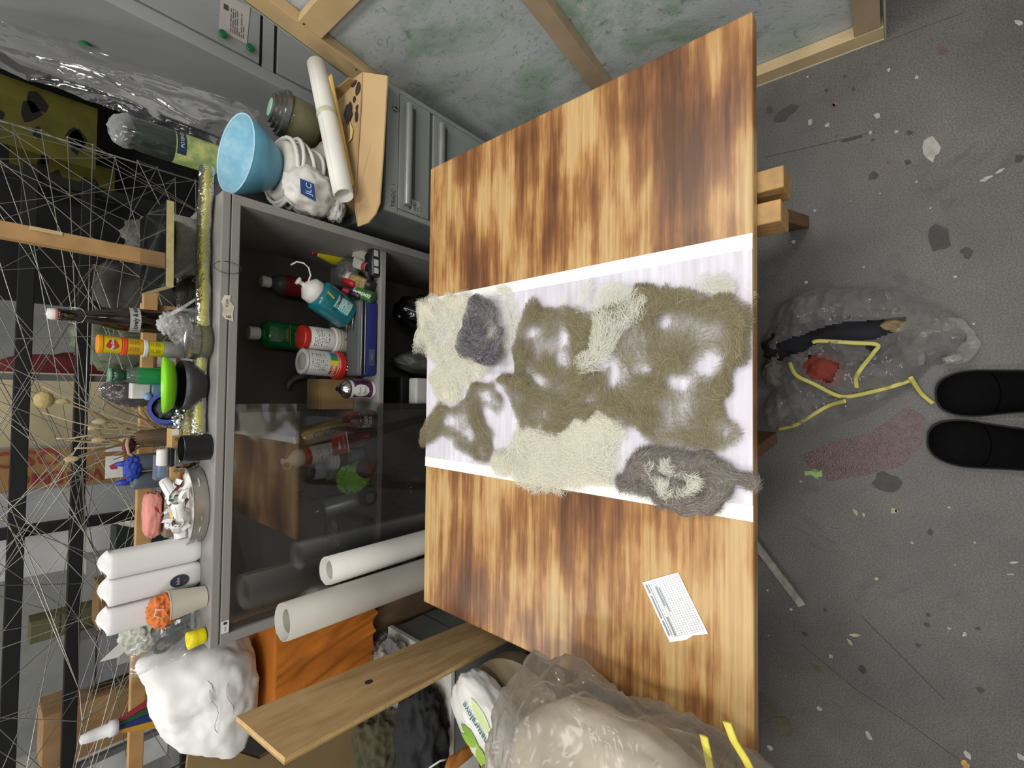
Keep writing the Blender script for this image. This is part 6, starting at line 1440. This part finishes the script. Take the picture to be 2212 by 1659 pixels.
# looped handle of the bag
hq = fb([(960,880),(940,800),(1000,700),(1080,660),(1180,660),(1250,700),(1260,760),(1200,830),(1080,860)], .05)
hp = [hq[min(int(k/6), 7)].lerp(hq[min(int(k/6)+1, 8)], (k % 6)/6) for k in range(49)]
obj('handle_loop', tube([Vector((p.x-cxb, p.y-cyb, .05+.01*math.sin(k*.4))) for k, p in enumerate(hp)], .010, 8, flat=(1.4, .25), taper=lambda u: 1+.4*math.sin(u*17)), film('#d2d2ce', .45, .14), t_)
# paint chips and scraps: torn green scrap
p = PZ(1757, 1022, 0)
tag(obj('green_scrap', prism([(p.x+a*.016, p.y+b*.022, .0016) for a, b in [(-.6,.9),(.2,1),(.4,.3),(.1,-.3),(.7,-.9),(-.4,-1),(-.7,-.2),(-.3,.3)]], (0, 0, .001)), M('#8fb06a', .7, var=.15), None, False), 'torn light green scrap on the floor', 'scrap')
# shoes of the person taking the picture
SHOE = M('#09090a', .9, var=.25, vscale=18, bump=.25, bscale=220, spec=.12)
def shoe(label, tx, ty, wid, side):
    toe = PZ(tx, ty, .03); Ls = .285
    t = thing('shoe', label, 'shoe', (toe.x, toe.y-Ls/2, 0), (0, 0, .05*side), 'shoes of the photographer')
    def prof(s):    # s 0 toe .. 1 heel -> half width, height
        wv = wid*max(.0, 1-(1-s/.26)**2.5)**(1/2.5) if s < .26 else wid*(1-.20*math.sin((s-.26)/.74*PI*.75))
        if s > .94: wv *= (1-((s-.94)/.06)**2*.35)
        hv = .045+.020*s if s < .35 else .052+.085*((s-.35)/.65)**1.3
        if s < .14: hv *= .25+.75*max(.0, 1-(1-s/.14)**2)**.5
        return wv, hv
    def up(u, v):
        s = v**2.2; wv, hv = prof(s); a = PI*u
        return Vector((side*.004*math.sin(PI*s)+wv*math.cos(a)*(1-.10*math.sin(a)), Ls/2-Ls*s, .016+hv*math.sin(a)**.75))
    obj('upper', grid(22, 40, up), SHOE, t)
    obj('heel_cap', grid(22, 5, lambda u, v: Vector((prof(.999)[0]*math.cos(PI*u)*(1-v), -Ls/2-.004*math.sin(PI*v/2), .016+prof(.999)[1]*math.sin(PI*u)**.75*(1-v*.9)))), SHOE, t)
    sole = [(prof((k/30)**2.2)[0]+.003, Ls/2+.003-(Ls+.006)*(k/30)**2.2) for k in range(31)]
    pl = [(side*.004*math.sin(PI*(k/30)**2.2)+x, y, 0.0005) for k, (x, y) in enumerate(sole)]+[(side*.004*math.sin(PI*(k/30)**2.2)-x, y, 0.0005) for k, (x, y) in reversed(list(enumerate(sole)))]
    obj('sole', prism(pl, (0, 0, .018)), M('#070708', .7), t, False)
    obj('ankle_cuff', lathe([(.044, .105), (.048, .13), (.052, .17), (.055, .26)], 24, cap=False), M('#09090a', .9), t, loc=(0, -.075, 0))
    obj('toe_seam', tube([(side*.004*math.sin(PI*.3)+prof(.30)[0]*.92*math.cos(PI*u), Ls/2-Ls*(.30+.06*math.sin(PI*u)), .018+prof(.30)[1]*1.01*math.sin(PI*u)**.75) for u in [k/14 for k in range(1, 14)]], .0012, 5), M('#050505', .9, spec=.05), t)
    return t
shoe('black suede shoe nearer the leaning canvas', 2024, 848, .053, 1)
shoe('black suede shoe nearer the wool bag', 2006, 956, .054, -1)
# ================================================================== behind the cabinet
# wire tangle strung between nodes
rnd = random.Random(21)
XR, XL = .848, -1.45
bm = bmesh.new()
WR = .0013
def wire(a, b, r=WR): merge(bm, tube([a, b], r, 4))
zn = [.95+.062*k for k in range(14)]
right = [Vector((XR+rnd.uniform(-.01, .01), 2.15+rnd.uniform(-.04, .04), z)) for z in zn]
mid = [Vector((XR-.35-.17*k+rnd.uniform(-.05, .05), 2.2+rnd.uniform(-.08, .08), 1.30+rnd.uniform(-.012, .012))) for k in range(13)]
bot = [Vector((XR-.12-.165*k, 2.12+rnd.uniform(-.08, .10), .98+rnd.uniform(-.03, .06))) for k in range(14)]
topn = [Vector((XR-.05-.17*k, 2.2+rnd.uniform(-.1, .1), 1.80+rnd.uniform(-.06, .06))) for k in range(14)]
left = [Vector((XL+rnd.uniform(-.02, .02), 2.2, z+rnd.uniform(-.02, .02))) for z in zn]
for k in range(13): wire(right[k], right[k+1]) if k % 3 == 0 else None
for k, p in enumerate(right):
    for j in range(2): wire(p, rnd.choice(mid[:7] if j else bot[:8]))
for k in range(34): wire(rnd.choice(mid), rnd.choice(topn))
for k in range(30): wire(rnd.choice(mid), rnd.choice(bot))
for k in range(16): wire(rnd.choice(bot), rnd.choice(topn))
for k in range(16): wire(rnd.choice(left), rnd.choice(mid[5:]))
for k in range(12): wire(mid[k], mid[k+1])
for k in range(8): wire(rnd.choice(right), rnd.choice(topn[:6]))
for p in mid+right: merge(bm, xf(blob((.004, .004, .004), 0, 1, 0, 1), Matrix.Translation(p)))
t_ = thing('wire_sculpture', 'tangled sculpture of straight thin steel wires behind the cabinet', 'sculpture', (0, 0, 0))
obj('wires', bm, M('#8d8a82', .4, .5, var=.15), t_, False)
for x in (XL, XR):
    obj('support_rod', tube([(x, 2.15, 0), (x, 2.15, 1.85)], .0035, 6), M('#6f6d68', .4, .6), t_)
# wooden battens
WB = M('#b78f5c', .6, var=.12, vscale=6, stretch=(3, 3, 3))
t_ = thing('wooden_batten', 'upright wooden batten standing behind the glossy board', 'batten', (.463, 1.97, 0)); obj('batten', box((-.024, -.012, 0), (.024, .026, 2.0), .002), WB, t_, False); obj('side_strip', box((.012, -.016, 1.40), (.024, -.0125, 1.47), .001), M('#d2b98c', .6), t_, False)
t_ = thing('wooden_batten', 'long horizontal wooden batten behind the things on the cabinet', 'batten', (-.55, 1.96, 1.181)); obj('batten', box((-1.3, -.014, -.020), (.89, .014, .020), .002), WB, t_, False)
for x in (-1.25, .84): obj('prop', box((x-.015, .0145, -1.181), (x+.015, .04, .02), .002), WB, t_, False)
for x, z in ((.80, .002), (-.30, -.004), (-.9, .005)): obj('knot', xf(blob((.010, .002, .006), .2, 2, 1, 2), Matrix.Translation((x, -.0142, z))), M('#5b3f24', .7), t_)
# black steel rack
t_ = thing('steel_rack', 'black steel rack with horizontal rails behind the wires', 'rack', (-.5, 2.47, 0)); BS = M('#1c1c1e', .45, .3, var=.1)
for z, h_ in ((1.452, .045), (1.290, .042), (.90, .04), (1.70, .04)): obj('rail', box((-1.6, 0, z-h_/2), (1.35, .03, z+h_/2), .002), BS, t_, False)
for x in (-1.585, -.03, 1.32): obj('upright', box((x-.02, .031, 0), (x+.02, .07, 1.95), .002), BS, t_, False)
for x in (-1.0, .55): obj('slim_post', box((x-.012, .031, 0), (x+.012, .055, 1.95), .001), M('#77777a', .4, .4), t_, False)
# bench behind with leaning panels and boxes
t_ = thing('workbench', 'long grey workbench in the background', 'workbench', (-.9, 3.0, 0)); obj('bench_top', box((-1.9, -.35, .84), (1.25, .5, .88), .004), M('#6d6d6b', .6, var=.1), t_, False)
for x in (-1.85, -.4, 1.2):
    for y in (-.3, .45): obj('leg', box((x-.03, y-.03, 0), (x+.03, y+.03, .839), .003), M('#4a4a49', .6), t_, False)
BZ = .881
def panel(name, label, cat, x0, x1, y, z0, z1, m_, tilt=-.10, th=.012):
    t = thing(name, label, cat, ((x0+x1)/2, y, z0), (tilt, 0, 0)); obj('panel', box((-(x1-x0)/2, 0, 0), ((x1-x0)/2, th, z1-z0), .001), m_, t, False); return t
panel('cream_board', 'cream board leaning behind the dried stems', 'board', -.262, .085, 3.06, BZ, 1.62, M('#b8ab88', .7, var=.08))
t_ = panel('brown_cardboard', 'brown cardboard sheet with red handwriting behind the steel rack', 'cardboard', -.445, -.262, 2.93, BZ, 1.60, M('#96713f', .75, var=.08))
RI = M('#8a2f2c', .7)
text('VIDEMO', .085, RI, t_, (-.045, -.004, .43), (PI/2, -PI/2, 0), bold=.001); text('QSC', .10, RI, t_, (.05, -.004, .52), (PI/2, -PI/2, 0), bold=.001)
panel('grey_sheet', 'pale grey panel leaning beside the brown cardboard', 'panel', -.63, -.448, 2.95, BZ, 1.60, M('#989a9c', .6, var=.06))
panel('white_sheet', 'white sheet of card leaning left of the black rack upright', 'panel', -.86, -.64, 3.02, BZ, 1.56, M('#b7b7b8', .6, var=.05))
for (x, y, w_, d_, h_, hh, lab, nm_) in [(-.98, 2.76, .10, .16, .30, '#8d6f45', 'tan carton on the bench behind the white pouches', 'tan_carton'), (-.70, 2.74, .08, .13, .25, '#22302b', 'dark green box file on the bench behind the pink foam', 'box_file'), (-1.52, 2.80, .12, .2, .46, '#a5825a', 'large tan carton at the far left of the bench', 'tan_carton'), (-1.24, 2.83, .11, .2, .36, '#85868a', 'grey metal drawer box on the bench', 'drawer_box'), (-.80, 2.82, .035, .12, .34, '#a9a9a4', 'narrow white folder on the bench', 'folder'), (-1.75, 2.85, .09, .2, .55, '#cfcfcd', 'tall white carton in the far left corner of the bench', 'white_carton'), (-1.08, 2.95, .05, .1, .50, '#5d5a3a', 'olive bottle crate on the bench', 'olive_crate')]:
    t = thing(nm_, lab, 'box', (x, y, BZ)); obj('body', box((-w_, 0, 0), (w_, d_, h_), .004), M(hh, .65, var=.12), t, False); obj('lid_line', box((-w_-.001, -.001, h_*.80), (w_+.001, .0, h_*.80+.006)), M('#2f2e2b', .7), t, False)
    if hh in ('#85868a', '#8d6f45'): obj('front_label', box((-w_*.5, -.0015, h_*.35), (w_*.4, 0, h_*.6)), M('#cfcfca', .6), t, False)
t = thing('crumpled_paper', 'crumpled white paper sheet on the bench behind the pink foam', 'paper', (-.575, 2.70, BZ+.125)); obj('sheet', blob((.05, .05, .125), .3, 2, 301, 4, True, zmin=-.124), M('#cfcabb', .6), t)
t = thing('red_cloth', 'dark red cloth hung at the back near the cream board', 'cloth', (.10, 3.22, BZ+.31)); obj('cloth', blob((.09, .05, .31), .2, 2, 302, 4, True, zmin=-.309), M('#6d2226', .8, var=.15), t)
t = thing('green_sack', 'greyish green plastic sack behind the brown bottle', 'sack', (.24, 2.85, BZ+.20)); obj('sack', blob((.15, .12, .20), .25, 2.2, 303, 4, True, zmin=-.199), M('#6f7a5f', .5, var=.2), t)
t = thing('grey_sack', 'dusty grey sack behind the brown bottle', 'sack', (.02, 2.72, BZ+.13)); obj('sack', blob((.10, .08, .13), .25, 2.2, 304, 4, True, zmin=-.129), M('#5d5c58', .7, var=.2), t)
# black screen added to darken the right background; yellow-black posters in front
t_ = thing('black_backing', 'large black screen added to darken the right background', 'backing', (.95, 3.0, 0)); obj('backing', box((-.55, 0, 0), (.75, .03, 1.75), .003), M('#0b0b0c', .8), t_, False)
for (x0, x1, y, z0, z1, lab) in [(.985, 1.26, 2.72, 1.245, 1.62, 'yellow and black painted poster, upper one by the plastic sheet'), (.90, 1.06, 2.86, 1.16, 1.50, 'yellow and black painted poster, lower one behind the wires')]:
    t = thing('painted_poster', lab, 'poster', ((x0+x1)/2, y, z0)); w2 = (x1-x0)/2; obj('sheet', box((-w2, 0, 0), (w2, .003, z1-z0)), M('#5c560f', .7, var=.3), t, False)
    rnd = random.Random(int(x0*100))
    for k in range(6):
        cxp, czp = rnd.uniform(-w2*.7, w2*.7), rnd.uniform(.05, (z1-z0)*.9); rr_ = rnd.uniform(.02, .05); n_ = 9
        obj('black_patch', prism([(max(-w2, min(w2, cxp+rr_*1.2*math.cos(2*PI*i/n_)*rnd.uniform(.5, 1.2))), -.001, max(.002, min(z1-z0-.002, czp+rr_*.7*math.sin(2*PI*i/n_)*rnd.uniform(.5, 1.2)))) for i in range(n_)], (0, .0008, 0)), M('#0e0e0c', .7), t, False)
    obj('hook', tube([(0, .002, z1-z0), (0, .06, z1-z0+.05), (0, .10, z1-z0+.05)], .002, 5), BS, t)
t = thing('pale_shirt', 'pale crumpled cloth hanging in the dark behind the glossy board', 'cloth', (.73, 2.75, 1.012)); obj('cloth', blob((.10, .05, .12), .3, 2.2, 305, 4, True), M('#7d7a74', .8), t)
t = thing('dusty_sack', 'dusty paper sack in the dark behind the brown bottle', 'sack', (.47, 2.70, 1.075)); obj('sack', blob((.13, .06, .17), .25, 2.2, 306, 4, True), M('#4a4844', .8), t)
t = thing('dark_stool', 'dark stool carrying the pale cloth and the dusty sack', 'stool', (.60, 2.74, 0)); obj('seat', box((-.2, -.10, .85), (.2, .10, .885), .004), BS, t, False)
for x in (-.17, .17):
    for y in (-.08, .08): obj('leg', box((x-.012, y-.012, 0), (x+.012, y+.012, .849)), BS, t, False)
# dried stems in a brown glass vase, dark wrapped bundle, printed cards
vx = PY(300, 945, 1.735).x
t_ = thing('dried_bouquet', 'dried brown stems and seed heads in a glass vase at the cabinet back', 'bouquet', (vx, 1.735, KT))
vs_ = obj('vase', lathe([(0, .002), (.024, .002), (.027, .02), (.022, .085), (.018, .10)], 24, cap=False), glass('#b09a7a', .03, .25), t_)
rnd = random.Random(9); DB = [M('#8f7c5c', .8, var=.2), M('#6f5f45', .8, var=.2), M('#b3a27e', .8, var=.15)]
for k in range(22):
    tx, tz = rnd.uniform(-.06, .16), rnd.uniform(.12, .30); bx = rnd.uniform(-.012, .012)
    pts = [(bx*(1-u)+tx*u+.010*math.sin(5*u+k), rnd.uniform(-.004, .004)+.01*u*rnd.uniform(-1, 1), .02+(tz-.02)*u) for u in (0, .2, .4, .6, .8, 1)]
    st_ = obj('stem', tube(pts, rnd.uniform(.0018, .0042), 6, taper=lambda u: 1.1-.5*u), DB[k % 3], t_)
    if k % 3 == 0: obj('pod', blob((.008, .007, .016), .25, 3, k, 3), DB[2], st_, loc=pts[-1])
    if k % 4 == 1: obj('dry_leaf', prism([Vector(pts[3]), Vector(pts[3])+Vector((.012, -.004, .012)), Vector(pts[3])+Vector((.030, -.006, .034)), Vector(pts[3])+Vector((.008, 0, .024))], (0, .0012, 0)), DB[0], st_, False)
obj('seed_head', blob((.022, .020, .020), .12, 6, 77, 4), M('#b3a06c', .85, var=.15, vscale=40), t_, loc=(.112, .0, PY(95, 868, 1.735).z-KT)); obj('red_petal', blob((.022, .016, .014), .4, 3, 78, 3, True), M('#6b2a30', .8), t_, loc=(-.022, -.004, .115)); obj('bent_stalk', tube([(.0, -.02, .118), (-.018, -.028, .122), (-.042, -.030, .118), (-.058, -.03, .10)], .005, 7, taper=lambda u: 1.1-.6*u), DB[2], t_)
p = PY(268, 855, 1.735)
t_ = thing('wrapped_bundle', 'dark plum bundle in shiny clear wrap behind the blue tape roll', 'bundle', (p.x+.012, 1.735, KT+.085)); obj('bundle', blob((.036, .028, .085), .2, 2.6, 311, 4, zmin=-.0845), M('#33242a', .5, var=.3), t_); obj('wrap', blob((.042, .033, .090), .25, 3, 312, 4, True, zmin=-.0848), film('#bfc0c2', .25, .08, gloss=1.0), t_)
for (ya, yb_, lab) in [(962, 975, 'narrow printed card behind the blue rag'), (985, 1032, 'white printed card with red shape behind the blue rag')]:
    a = PY(247, ya, 1.86); b_ = PY(247, yb_, 1.86); w2 = (a.x-b_.x)/2
    t = thing('printed_card', lab, 'card', ((a.x+b_.x)/2, 1.86, a.z-.022), 0, 'printed cards'); obj('card', box((-w2, 0, 0), (w2, .002, .042)), M('#d2d0d0', .6, var=.12, vscale=60), t, False)
    if w2 > .02: obj('red_shape', prism([(-.006, -.0006, .012), (.012, -.0006, .020), (.004, -.0006, .034), (-.008, -.0006, .028)], (0, .0004, 0)), M('#a83c48', .6), t, False)
    obj('stake', tube([(0, .0035, -(a.z-.022)), (0, .0035, .03)], .002, 5), BS, t)
